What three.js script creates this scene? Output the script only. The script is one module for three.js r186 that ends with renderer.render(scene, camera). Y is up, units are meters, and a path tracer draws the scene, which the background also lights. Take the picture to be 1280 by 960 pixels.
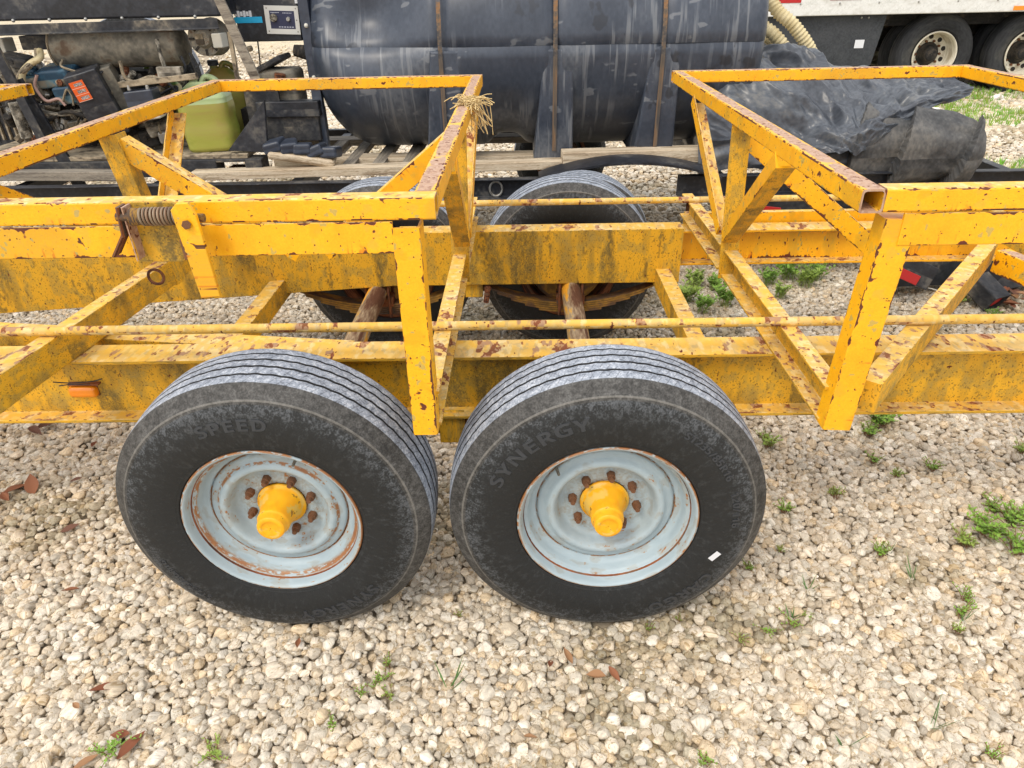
import * as THREE from 'three';
import { mergeGeometries, mergeVertices, toCreasedNormals } from 'three/addons/utils/BufferGeometryUtils.js';
import { FontLoader } from 'three/addons/loaders/FontLoader.js';
import { TextGeometry } from 'three/addons/geometries/TextGeometry.js';
import { RoundedBoxGeometry } from 'three/addons/geometries/RoundedBoxGeometry.js';

/* ------------------------------------------------ camera, sky, sun, exposure */
const V3 = (x, y, z) => new THREE.Vector3(x, y, z);
const scene = new THREE.Scene();
const FOC = 872.6;                                   // focal length in pixels of the 1280 x 960 photograph
const camera = new THREE.PerspectiveCamera(2 * Math.atan(480 / FOC) * 180 / Math.PI, 4 / 3, 0.05, 2000);
camera.position.set(0.2152, 1.5387, 1.306);
camera.rotation.set(-0.5283, 0.0225, -0.0228, 'YXZ');
camera.updateMatrixWorld(true);

const renderer = new THREE.WebGLRenderer({ antialias: true });
renderer.toneMapping = THREE.LinearToneMapping;
renderer.toneMappingExposure = 1.36;
renderer.shadowMap.enabled = true;

function rng(seed) { let s = seed >>> 0; return () => { s = (s + 0x6D2B79F5) >>> 0; let t = Math.imul(s ^ (s >>> 15), 1 | s); t = (t + Math.imul(t ^ (t >>> 7), 61 | t)) ^ t; return ((t ^ (t >>> 14)) >>> 0) / 4294967296; }; }
function hash2(x, y, s) { let h = Math.imul(x | 0, 374761393) + Math.imul(y | 0, 668265263) + Math.imul(s | 0, 974634777); h = Math.imul(h ^ (h >>> 13), 1274126177); return ((h ^ (h >>> 16)) >>> 0) / 4294967296; }
const sm = t => t * t * (3 - 2 * t), clamp = (x, a = 0, b = 1) => Math.min(b, Math.max(a, x)), lerp = (a, b, t) => a + (b - a) * t;
const step = (a, b, x) => sm(clamp((x - a) / (b - a)));
function vn(x, y, per, s) {                          // value noise, wraps in x after per cells
  const xi = Math.floor(x), yi = Math.floor(y), fx = sm(x - xi), fy = sm(y - yi);
  const a = ((xi % per) + per) % per, b = (a + 1) % per;
  return lerp(lerp(hash2(a, yi, s), hash2(b, yi, s), fx), lerp(hash2(a, yi + 1, s), hash2(b, yi + 1, s), fx), fy);
}
function fbm(x, y, per, s, oct = 4) { let v = 0, a = 0.5, t = 0; for (let i = 0; i < oct; i++) { v += a * vn(x, y, per, s + i * 17); t += a; x *= 2; y *= 2; per *= 2; a *= 0.5; } return v / t; }

{ // bright overcast sky: soft cloud cover, a little brighter towards the hidden sun
  const W = 512, H = 256, d = new Float32Array(W * H * 4), sd = V3(-0.35, 0.8, 0.5).normalize(), v = new THREE.Vector3();
  for (let j = 0; j < H; j++) for (let i = 0; i < W; i++) {
    const ph = (i / W - 0.5) * 2 * Math.PI, el = (j + 0.5) / H * Math.PI - Math.PI / 2;
    v.set(Math.cos(el) * Math.cos(ph), Math.sin(el), Math.cos(el) * Math.sin(ph));
    const c = fbm(i / W * 8, j / H * 10, 8, 3, 5), glow = Math.pow(Math.max(0, v.dot(sd)), 3);
    const L = 0.86 + 0.34 * (c - 0.5) + 0.5 * glow + 0.12 * Math.max(0, v.y), k = (j * W + i) * 4;
    d[k] = L * 0.985; d[k + 1] = L * 1.0; d[k + 2] = L * 1.04; d[k + 3] = 1;
  }
  const t = new THREE.DataTexture(d, W, H, THREE.RGBAFormat, THREE.FloatType);
  t.mapping = THREE.EquirectangularReflectionMapping; t.magFilter = t.minFilter = THREE.LinearFilter; t.needsUpdate = true;
  scene.background = t; scene.environment = t;
  scene.backgroundIntensity = 1; scene.environmentIntensity = 1;
}
const sun = new THREE.DirectionalLight(0xfff3e2, 1.35);
sun.position.set(-3.5, 8, 5); sun.castShadow = true; sun.shadow.radius = 40;
sun.shadow.mapSize.set(4096, 4096);
Object.assign(sun.shadow.camera, { left: -8, right: 10, top: 10, bottom: -6, near: 0.5, far: 40 });
scene.add(sun, sun.target);

/* ------------------------------------------------ helpers */
const camQ = camera.quaternion.clone(), camP = camera.position.clone();
function at(px, py, axis, val) {                     // photo pixel -> point on the plane axis = val
  const d = V3((px - 640) / FOC, -(py - 480) / FOC, -1).applyQuaternion(camQ);
  return camP.clone().addScaledVector(d, (val - camP[axis]) / d[axis]);
}
const names = new Map();
function numbered(n) { const k = names.get(n) || 0; names.set(n, k + 1); return k ? n + '_' + String(k).padStart(3, '0') : n; }
function thing(name, label, category, pos = [0, 0, 0], group) {
  const o = new THREE.Group(); o.name = numbered(name); o.position.set(...pos); o.userData = { label, category };
  if (group) o.userData.group = group; scene.add(o); return o;
}
function part(name, geo, mat, parent, world = true) {  // geometry in world coordinates unless world = false
  const m = new THREE.Mesh(geo, mat); m.name = name; m.castShadow = m.receiveShadow = true;
  if (world) { const w = V3(0, 0, 0); let p = parent; while (p && p !== scene) { w.add(p.position); p = p.parent; } m.position.copy(w).negate(); }
  parent.add(m); return m;
}
function single(name, geo, mat, label, category, group) {
  const m = new THREE.Mesh(geo, mat); m.name = numbered(name); m.castShadow = m.receiveShadow = true;
  m.geometry.computeBoundingBox(); const b = m.geometry.boundingBox, c = b.getCenter(V3()); c.y = b.min.y;
  m.geometry.translate(-c.x, -c.y, -c.z); m.position.copy(c);
  m.userData = { label, category }; if (group) m.userData.group = group; scene.add(m); return m;
}
function tex(W, H, fn, { srgb = true, wrap = true } = {}) {
  const d = new Uint8Array(W * H * 4), o = [0, 0, 0];
  for (let j = 0; j < H; j++) for (let i = 0; i < W; i++) { fn(i, j, o); const k = (j * W + i) * 4; d[k] = clamp(o[0], 0, 255); d[k + 1] = clamp(o[1], 0, 255); d[k + 2] = clamp(o[2], 0, 255); d[k + 3] = 255; }
  const t = new THREE.DataTexture(d, W, H); t.magFilter = THREE.LinearFilter; t.minFilter = THREE.LinearMipmapLinearFilter; t.generateMipmaps = true;
  if (srgb) t.colorSpace = THREE.SRGBColorSpace; if (wrap) t.wrapS = t.wrapT = THREE.RepeatWrapping; t.needsUpdate = true; return t;
}
function geoFrom(pos, nor, uv, idx, col) {
  const g = new THREE.BufferGeometry(); g.setAttribute('position', new THREE.Float32BufferAttribute(pos, 3));
  if (nor) g.setAttribute('normal', new THREE.Float32BufferAttribute(nor, 3));
  if (uv) g.setAttribute('uv', new THREE.Float32BufferAttribute(uv, 2));
  if (col) g.setAttribute('color', new THREE.Float32BufferAttribute(col, 3));
  g.setIndex(idx); if (!nor) g.computeVertexNormals(); return g;
}
function merge(list) { return mergeGeometries(list.map(g => { const q = g.index ? g.toNonIndexed() : g; for (const k of Object.keys(q.attributes)) if (!['position', 'normal', 'uv'].includes(k)) q.deleteAttribute(k); return q; })); }
function place(g, pos, rot = [0, 0, 0], sc) { if (sc) g.scale(...sc); g.applyQuaternion(new THREE.Quaternion().setFromEuler(new THREE.Euler(...rot))); g.translate(...pos); return g; }
function uvMetres(g, s = 1) {                         // box-projected uv in metres
  if (g.index) g = g.toNonIndexed();
  const p = g.attributes.position, n = g.attributes.normal, uv = new Float32Array(p.count * 2);
  for (let i = 0; i < p.count; i += 3) {
    let ax = 0, ay = 0, az = 0; for (let k = 0; k < 3; k++) { ax += Math.abs(n.getX(i + k)); ay += Math.abs(n.getY(i + k)); az += Math.abs(n.getZ(i + k)); }
    for (let k = 0; k < 3; k++) { const x = p.getX(i + k), y = p.getY(i + k), z = p.getZ(i + k); const q = ay > ax && ay > az ? [x, z] : ax > az ? [z, y] : [x, y]; uv[(i + k) * 2] = q[0] * s; uv[(i + k) * 2 + 1] = q[1] * s; }
  }
  g.setAttribute('uv', new THREE.BufferAttribute(uv, 2)); return g;
}
function rbox(w, h, d, r = 0.004, pos, rot) { const g = uvMetres(new RoundedBoxGeometry(w, h, d, 2, Math.min(r, w / 2.1, h / 2.1, d / 2.1))); return pos ? place(g, pos, rot) : g; }
function boxBetween(x0, x1, y0, y1, z0, z1, r = 0.004) { return rbox(Math.abs(x1 - x0), Math.abs(y1 - y0), Math.abs(z1 - z0), r, [(x0 + x1) / 2, (y0 + y1) / 2, (z0 + z1) / 2]); }
function cyl(p0, p1, r0, r1 = r0, seg = 20, cap = true) {
  const a = V3(...p0), b = V3(...p1), d = b.clone().sub(a), g = new THREE.CylinderGeometry(r1, r0, d.length(), seg, 1, !cap);
  g.applyQuaternion(new THREE.Quaternion().setFromUnitVectors(V3(0, 1, 0), d.clone().normalize())); const c = a.add(b).multiplyScalar(0.5); g.translate(c.x, c.y, c.z); return g;
}
function tube(pts, r, seg = 40, rad = 10) { return new THREE.TubeGeometry(new THREE.CatmullRomCurve3(pts.map(p => p.isVector3 ? p : V3(...p))), seg, r, rad, false); }

/* profile extrusion: outer / inner are closed polygons [[a, b], ...] in the plane across the bar; texture strips run along the bar */
const STRIPS = 4;
let barSeed = 1;
function bar(outer, inner, p0, p1, up, o = {}) {
  p0 = V3(...p0); p1 = V3(...p1); const d = p1.clone().sub(p0), L = d.length(); d.normalize();
  const r = d.clone().cross(V3(...up)).normalize(), u = r.clone().cross(d), R = o.r ?? 0.003, uo = (o.seed ?? (barSeed++ * 0.377)) % 1;
  const pos = [], nor = [], uv = [], idx = [];
  const strip = o.strips || { side: 0, top: 1, bottom: 2 };
  const P = (q, t) => p0.clone().addScaledVector(d, t).addScaledVector(r, q[0]).addScaledVector(u, q[1]);
  const N = n => r.clone().multiplyScalar(n[0]).addScaledVector(u, n[1]);
  const sv = (s, v) => (s + 0.015 + 0.97 * clamp(v)) / STRIPS;
  const quad = (qa, qb, na, nb, va, vb) => {
    const k = pos.length / 3, Na = N(na), Nb = N(nb), nm = Na.clone().add(Nb).normalize(), s = nm.y > 0.55 ? strip.top : nm.y < -0.55 ? strip.bottom : strip.side;
    for (const [q, t, n, v] of [[qa, 0, Na, va], [qb, 0, Nb, vb], [qb, L, Nb, vb], [qa, L, Na, va]]) { const X = P(q, t); pos.push(X.x, X.y, X.z); nor.push(n.x, n.y, n.z); uv.push(t / 2 + uo, sv(s, v)); }
    const A = P(qa, 0), B = P(qb, 0), C = P(qb, L); const w = B.clone().sub(A).cross(C.clone().sub(A)).dot(nm) > 0;
    w ? idx.push(k, k + 1, k + 2, k, k + 2, k + 3) : idx.push(k, k + 2, k + 1, k, k + 3, k + 2);
  };
  const loop = (poly, sign) => {
    const n = poly.length; let ar = 0; for (let i = 0; i < n; i++) { const a = poly[i], b = poly[(i + 1) % n]; ar += a[0] * b[1] - a[1] * b[0]; }
    if (ar < 0) poly = poly.slice().reverse();
    const E = poly.map((a, i) => { const b = poly[(i + 1) % n], l = Math.hypot(b[0] - a[0], b[1] - a[1]), t = [(b[0] - a[0]) / l, (b[1] - a[1]) / l]; return { a, b, l, t, n: [t[1] * sign, -t[0] * sign] }; });
    const ring = [];
    E.forEach((e, i) => {
      const f = E[(i + 1) % n], rr = Math.min(R, e.l * 0.3, f.l * 0.3), r0 = Math.min(R, e.l * 0.3, E[(i + n - 1) % n].l * 0.3);
      const A = [e.a[0] + e.t[0] * r0, e.a[1] + e.t[1] * r0], B = [e.b[0] - e.t[0] * rr, e.b[1] - e.t[1] * rr], C = [f.a[0] + f.t[0] * rr, f.a[1] + f.t[1] * rr];
      quad(A, B, e.n, e.n, r0 / e.l, 1 - rr / e.l);
      const mid = [(B[0] + C[0]) / 2 * 0.6 + e.b[0] * 0.4, (B[1] + C[1]) / 2 * 0.6 + e.b[1] * 0.4], mn = [e.n[0] + f.n[0], e.n[1] + f.n[1]], ml = Math.hypot(...mn); mn[0] /= ml; mn[1] /= ml;
      quad(B, mid, e.n, mn, 1 - rr / e.l, 1); quad(mid, C, mn, f.n, 0, 0.02);
      ring.push(A, B, mid);
    });
    return ring;
  };
  const ro = loop(outer, 1), ri = inner ? loop(inner, -1) : null;
  for (const end of [0, 1]) {
    const tri = THREE.ShapeUtils.triangulateShape(ro.map(q => new THREE.Vector2(...q)), ri ? [ri.slice().reverse().map(q => new THREE.Vector2(...q))] : []);
    const all = ri ? ro.concat(ri.slice().reverse()) : ro, k = pos.length / 3, n = d.clone().multiplyScalar(end ? 1 : -1);
    for (const q of all) { const X = P(q, end * L); pos.push(X.x, X.y, X.z); nor.push(n.x, n.y, n.z); uv.push(q[0] * 0.5 + uo, sv(strip.end ?? strip.side, 0.5 + q[1] * 4)); }
    for (const t of tri) { const [a, b, c] = t.map(i => P(all[i], 0)); const w = b.clone().sub(a).cross(c.clone().sub(a)).dot(n) > 0; w ? idx.push(k + t[0], k + t[1], k + t[2]) : idx.push(k + t[0], k + t[2], k + t[1]); }
  }
  return geoFrom(pos, nor, uv, idx);
}
const rect = (w, h, ca = 0, cb = 0) => [[ca - w / 2, cb - h / 2], [ca + w / 2, cb - h / 2], [ca + w / 2, cb + h / 2], [ca - w / 2, cb + h / 2]];
const Ibeam = (w, h, tf, tw) => [[-w / 2, 0], [w / 2, 0], [w / 2, tf], [tw / 2, tf], [tw / 2, h - tf], [w / 2, h - tf], [w / 2, h], [-w / 2, h], [-w / 2, h - tf], [-tw / 2, h - tf], [-tw / 2, tf], [-w / 2, tf]];
const chan = (w, h, t) => [[0, 0], [w, 0], [w, t], [t, t], [t, h - t], [w, h - t], [w, h], [0, h]];      // web at a = 0, flanges to +a
const angleP = (w, h, t) => [[0, 0], [w, 0], [w, t], [t, t], [t, h], [0, h]];

/* ------------------------------------------------ materials */
const std = (o) => new THREE.MeshStandardMaterial(o);
const rgb = (r, g, b) => new THREE.Color().setRGB(r, g, b);
let M = {};
{ // yellow paint with rust, in four strips: 0 side, 1 worn top, 2 grimy web, 3 rust-worn top
  const W = 2048, H = 1024, SH = H / STRIPS, rough = new Uint8Array(W * H), bmp = new Uint8Array(W * H);
  const mix = (o, r, g, b, t) => { o[0] = lerp(o[0], r, t); o[1] = lerp(o[1], g, t); o[2] = lerp(o[2], b, t); };
  const color = tex(W, H, (i, j, o) => {
    const s = Math.floor(j / SH), v = (j % SH) / SH, U = i / W, e = Math.min(v, 1 - v), top = v;
    const wide = s === 2 ? 1 : 0.36;                     // strip height in units of 0.14 m
    const x = U * 2 / 0.14, y = v * wide;                // square noise cells
    const P = (f) => Math.round(2 / 0.14 * f), F = (f, sd, oc = 4) => { const p = P(f); return fbm(U * p, y * f + s * 50, p, sd, oc); };
    const low = F(0.6, 11, 3), med = F(3, 23), fine = F(14, 37, 4), grain = F(60, 41, 2);
    o[0] = 242; o[1] = 176; o[2] = 17;
    const tone = (med - 0.5) * 22 + (grain - 0.5) * 16 + (low - 0.5) * 14; o[0] += tone * 0.6; o[1] += tone; o[2] += tone * 0.5;
    let rust = 0;
    if (s === 0) {
      mix(o, 222, 146, 10, 0.4 * step(0.58, 0.78, med));
      mix(o, 190, 158, 90, 0.3 * step(0.64, 0.76, F(5, 71)));
      mix(o, 172, 138, 60, 0.5 * step(0.56, 0.7, F(1.7, 27, 4)) * (0.2 + 0.9 * grain)); mix(o, 140, 148, 140, 0.5 * step(0.0, 0.04, F(9, 29, 3) - 0.74));
      const edge = step(0.17, 0.0, e), clust = step(0.48, 0.62, low), big = F(5, 19, 4);
      const patch = step(0.0, 0.05, big * 0.7 + fine * 0.3 - (0.75 - 0.25 * edge - 0.06 * clust));
      rust = Math.max(patch, step(0.0, 0.06, fine - (0.86 - 0.26 * edge * (0.5 + clust * 0.6) - 0.08 * clust)));
      rust = Math.max(rust, step(0, 0.03, F(26, 91, 3) - (0.83 - 0.08 * edge - 0.03 * clust)));
      const drip = step(0.68, 0.8, vn(U * P(30), s, P(30), 5)) * step(0.45, 0.05, v) * step(0.5, 0.6, F(2, 15));
      mix(o, 190, 84, 14, 0.5 * drip * step(0.42, 0.6, fine));
    } else if (s === 1) {
      mix(o, 212, 176, 104, 0.72 + 0.25 * step(0.45, 0.6, med)); mix(o, 226, 208, 164, 0.55 * step(0.52, 0.68, F(9, 61))); mix(o, 168, 146, 100, 0.45 * step(0.55, 0.7, F(12, 63)));
      mix(o, 232, 176, 44, 0.4 * step(0.52, 0.64, F(2.2, 33)));
      const w = step(0.0, 0.05, F(7, 81) * 0.6 + F(1.6, 83, 3) * 0.4 - 0.59);
      mix(o, 152, 112, 90, 0.75 * w); rust = 0.6 * w * step(0.5, 0.55, fine);
      rust = Math.max(rust, step(0, 0.05, fine - (0.79 - 0.16 * step(0.09, 0, e))));
    } else if (s === 2) {
      mix(o, 206, 160, 44, 0.55); const st = F(1.1, 51, 4) * 0.5 + fbm(U * P(4), y * 0.8 + 9, P(4), 53, 3) * 0.5;
      mix(o, 128, 106, 52, 0.62 * step(0.5, 0.72, st) * (0.35 + 0.9 * grain)); mix(o, 158, 136, 78, 0.55 * step(0.46, 0.68, F(6, 57)) * (0.3 + grain));
      mix(o, 70, 54, 22, 0.5 * step(0.0, 0.08, F(40, 59, 3) - 0.66)); mix(o, 84, 70, 40, 0.5 * step(0.62, 0.74, fbm(U * P(5), y * 1.6 + 30, P(5), 67, 4)) * step(0.35, 0.7, fine));
      mix(o, 86, 74, 42, 0.6 * step(0.56, 0.7, fbm(U * P(1.3), y * 0.5 + 70, P(1.3), 69, 4)) * clamp(0.2 + 1.1 * (fine + grain - 0.55)));
      rust = step(0, 0.04, fine - (0.80 - 0.16 * step(0.05, 0, e)));
    } else {
      mix(o, 214, 176, 110, 0.5); const w = step(-0.06, 0.05, F(4, 81) * 0.4 + F(1.1, 83, 3) * 0.35 + 0.12 - 0.47 + 0.25 * step(0.05, 0.3, e) - 0.1);
      mix(o, 172, 140, 122, 0.92 * w); mix(o, 130, 92, 74, 0.5 * w * step(0.5, 0.7, F(16, 85))); mix(o, 196, 172, 156, 0.5 * w * step(0.56, 0.7, F(20, 88)));
      rust = step(0, 0.05, fine - (0.7 - 0.24 * step(0.1, 0, e)));
    }
    mix(o, 214, 106, 16, 0.5 * clamp(rust * 1.4)); mix(o, 92 + 40 * (grain - 0.5), 46 + 26 * (med - 0.5), 26, clamp(rust * 1.2 - 0.1));
    const k = j * W + i; rough[k] = 255 * clamp((s === 0 ? 0.42 : 0.66) + 0.3 * rust + (grain - 0.5) * 0.15); bmp[k] = 255 * clamp(0.6 - 0.35 * rust + 0.18 * (grain - 0.5) + 0.1 * (fine - 0.5));
  });
  const roughT = tex(W, H, (i, j, o) => { o[0] = o[1] = o[2] = rough[j * W + i]; }, { srgb: false });
  const bumpT = tex(W, H, (i, j, o) => { o[0] = o[1] = o[2] = bmp[j * W + i]; }, { srgb: false });
  M.yellow = std({ map: color, roughnessMap: roughT, bumpMap: bumpT, bumpScale: 0.0012, roughness: 1 });
}
function noiseMat(stops, o = {}) {                    // colours (sRGB bytes) blended by layered noise; uv in metres
  const W = o.size || 512, cells = o.cells || 8, sd = o.seed || 1;
  const map = tex(W, W, (i, j, c) => {
    const n = fbm(i / W * cells, j / W * cells * (o.aspect || 1), cells, sd, 5), f = fbm(i / W * 64, j / W * 64 * (o.aspect || 1), 64, sd + 9, 3), t = clamp((n - 0.5) * (o.contrast || 2.2) + 0.5 + (f - 0.5) * (o.fine ?? 0.5)) * (stops.length - 1);
    const a = Math.min(stops.length - 2, Math.floor(t)), q = t - a; for (let k = 0; k < 3; k++) c[k] = lerp(stops[a][k], stops[a + 1][k], q) + (f - 0.5) * (o.grain ?? 16);
  });
  map.repeat.set(o.repeat || 1, o.repeat || 1);
  const m = new THREE.MeshPhysicalMaterial({ map, roughness: o.roughness ?? 0.8, metalness: o.metalness || 0, ...(o.extra || {}) });
  if (o.bump) { const b = tex(W, W, (i, j, c) => { const f = fbm(i / W * 32, j / W * 32, 32, sd + 21, 4); c[0] = c[1] = c[2] = f * 255; }, { srgb: false }); b.repeat.copy(map.repeat); m.bumpMap = b; m.bumpScale = o.bump; }
  return m;
}
M.black = noiseMat([[20, 22, 27], [29, 32, 39], [42, 45, 52], [88, 86, 82]], { seed: 4, contrast: 1.5, roughness: 0.5, bump: 0.001 });
M.blackDusty = noiseMat([[26, 28, 33], [40, 42, 47], [64, 63, 62], [120, 112, 98]], { seed: 5, contrast: 1.6, roughness: 0.75, bump: 0.0015 });
M.dusty = noiseMat([[92, 84, 70], [136, 124, 104], [168, 154, 130], [70, 62, 52]], { seed: 6, contrast: 2, roughness: 0.9, bump: 0.002 });
M.rustSteel = noiseMat([[58, 32, 20], [104, 56, 30], [140, 84, 48], [88, 76, 64]], { seed: 7, contrast: 2.4, roughness: 0.9, bump: 0.002 });
M.axle = noiseMat([[84, 50, 30], [120, 96, 72], [158, 140, 112], [214, 150, 30]], { seed: 8, contrast: 2.6, roughness: 0.85, bump: 0.0015 });
M.muffler = noiseMat([[78, 76, 70], [104, 101, 92], [132, 126, 112], [92, 74, 58]], { seed: 9, contrast: 1.7, roughness: 0.7, bump: 0.001 });
M.blue = noiseMat([[30, 62, 84], [52, 96, 120], [92, 122, 134], [120, 116, 104]], { seed: 10, contrast: 2.2, roughness: 0.6 });
M.cast = noiseMat([[70, 66, 58], [128, 122, 110], [176, 170, 156]], { seed: 11, contrast: 2.3, roughness: 0.8, bump: 0.003 });
M.darkIron = noiseMat([[20, 19, 18], [40, 37, 34], [74, 66, 56]], { seed: 12, contrast: 2, roughness: 0.85, bump: 0.003 });
M.wood = noiseMat([[150, 132, 108], [186, 168, 142], [206, 192, 168], [128, 108, 84]], { seed: 13, contrast: 1.8, cells: 3, aspect: 10, roughness: 0.9, bump: 0.001 });
M.oldWood = noiseMat([[96, 90, 82], [130, 122, 110], [150, 142, 128], [70, 62, 54]], { seed: 14, contrast: 1.8, cells: 3, aspect: 10, roughness: 0.92, bump: 0.001 });
M.tank = noiseMat([[42, 48, 59], [52, 59, 73], [66, 74, 88], [110, 112, 114]], { seed: 15, contrast: 1.4, cells: 5, roughness: 0.4, fine: 0.35, grain: 10, repeat: 0.7, bump: 0.0012 });
M.shell = std({ roughness: 0.38, map: tex(2048, 1024, (i, j, o) => { // scuffed poly: pale scrape marks, dusty lower belly, long rubbing streaks
  const u = i / 2048, v = j / 1024, m = fbm(u * 14, v * 16, 14, 21, 5), f = fbm(u * 200, v * 160, 200, 27, 3), st = fbm(u * 160, v * 12, 160, 33, 4), wide = fbm(u * 7, v * 7 + 3, 7, 39, 4), scr = fbm(u * 30 + v * 20, v * 90 - u * 12, 30, 45, 3);
  const b = (m - 0.5) * 30 + (f - 0.5) * 16; o[0] = 56 + b; o[1] = 63 + b; o[2] = 75 + b;
  const k1 = 0.62 * step(0.53, 0.7, st) * step(0.45, 0.62, wide), k2 = 0.6 * step(0.70, 0.76, scr) * step(0.5, 0.6, m), k3 = 0.4 * step(0.58, 0.74, wide) * (0.4 + f); const k = clamp(Math.max(k1, k2, k3));
  o[0] = lerp(o[0], 132, k); o[1] = lerp(o[1], 134, k); o[2] = lerp(o[2], 136, k); const d = 0.55 * step(0.62, 0.7, fbm(u * 40, v * 40, 40, 51, 4)) * step(0.52, 0.66, fbm(u * 6, v * 9, 6, 57, 3)); o[0] = lerp(o[0], 30, d); o[1] = lerp(o[1], 32, d); o[2] = lerp(o[2], 38, d);
}) });
M.tarp = noiseMat([[54, 57, 63], [64, 68, 75], [76, 81, 88], [98, 98, 97]], { seed: 16, contrast: 1.2, cells: 6, roughness: 0.34, bump: 0.001 });
M.tarpOld = noiseMat([[54, 55, 56], [68, 68, 68], [82, 81, 79], [98, 95, 90]], { seed: 17, contrast: 1.8, roughness: 0.75, bump: 0.002 });
M.hose = noiseMat([[196, 180, 136], [214, 200, 160], [180, 162, 120]], { seed: 18, roughness: 0.6 });
M.white = noiseMat([[206, 206, 200], [222, 222, 218], [190, 188, 180]], { seed: 19, roughness: 0.5, contrast: 1.5 });
M.skirt = noiseMat([[40, 43, 47], [54, 57, 61], [62, 64, 67]], { seed: 20, roughness: 0.7, contrast: 0.9 });
M.creamPaint = noiseMat([[206, 198, 176], [226, 220, 202], [176, 164, 140]], { seed: 21, roughness: 0.5 });
M.strap = noiseMat([[70, 68, 68], [96, 84, 72], [128, 94, 62], [74, 78, 88]], { seed: 22, contrast: 2.5, roughness: 0.85 });
M.red = std({ color: 0xb01818, roughness: 0.35 }); M.amber = new THREE.MeshPhysicalMaterial({ color: 0xee8a10, roughness: 0.3, clearcoat: 0.4 });
M.sticker = std({ color: 0xd8dade, roughness: 0.5 }); M.whitePlastic = std({ color: 0xc9c7bc, roughness: 0.6 });
M.metal = noiseMat([[150, 150, 148], [180, 180, 176], [120, 112, 100]], { seed: 23, roughness: 0.45, metalness: 0.6 });
M.drum = noiseMat([[110, 84, 40], [150, 112, 44], [96, 70, 48], [70, 58, 48]], { seed: 24, contrast: 2.4, roughness: 0.85 });

/* ------------------------------------------------ the ground */
const R0 = rng(20);
const stoneTex = tex(256, 256, (i, j, o) => { const n = fbm(i / 256 * 6, j / 256 * 6, 6, 5, 5), f = fbm(i / 256 * 48, j / 256 * 48, 48, 8, 2); const b = 228 + (n - 0.5) * 70 + (f - 0.5) * 46; const st = step(0.6, 0.72, fbm(i / 256 * 9, j / 256 * 9, 9, 77, 4)); o[0] = lerp(b, 150, st * 0.6); o[1] = lerp(b * 0.985, 132, st * 0.6); o[2] = lerp(b * 0.955, 100, st * 0.6); });
const stoneBump = tex(256, 256, (i, j, o) => { const f = fbm(i / 256 * 20, j / 256 * 20, 20, 18, 4); o[0] = o[1] = o[2] = 255 * f; }, { srgb: false });
const stoneMat = std({ map: stoneTex, bumpMap: stoneBump, bumpScale: 0.0016, roughness: 0.92, color: 0xffffff });
function stoneShape(seed, detail = 2) {
  const r = rng(seed), g0 = new THREE.IcosahedronGeometry(1, detail); const uv0 = g0.attributes.uv;
  let g = g0.clone(); g.deleteAttribute('normal'); g.deleteAttribute('uv'); g = mergeVertices(g, 1e-4);
  const p = g.attributes.position, v = V3(), pl = []; for (let i = 0; i < 10; i++) pl.push([V3(r() * 2 - 1, r() * 2 - 1, r() * 2 - 1).normalize(), 0.5 + 0.34 * r()]);
  for (let i = 0; i < p.count; i++) { v.fromBufferAttribute(p, i); for (const [n, d] of pl) { const k = v.dot(n) - d; if (k > 0) v.addScaledVector(n, -k * 0.97); } v.multiplyScalar(1.12 + 0.05 * (r() - 0.5)); p.setXYZ(i, v.x, v.y, v.z); }
  g.computeVertexNormals(); const uv = []; for (let i = 0; i < p.count; i++) { v.fromBufferAttribute(p, i); uv.push(v.x * 0.42 + v.z * 0.2 + seed * 0.13, v.y * 0.42 + v.z * 0.3); }
  g.setAttribute('uv', new THREE.Float32BufferAttribute(uv, 2)); return g;
}
const ground = new THREE.Group(); ground.name = 'ground'; ground.userData = { kind: 'structure', label: 'pale crushed limestone gravel yard with scattered weeds', category: 'ground' }; scene.add(ground);
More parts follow.
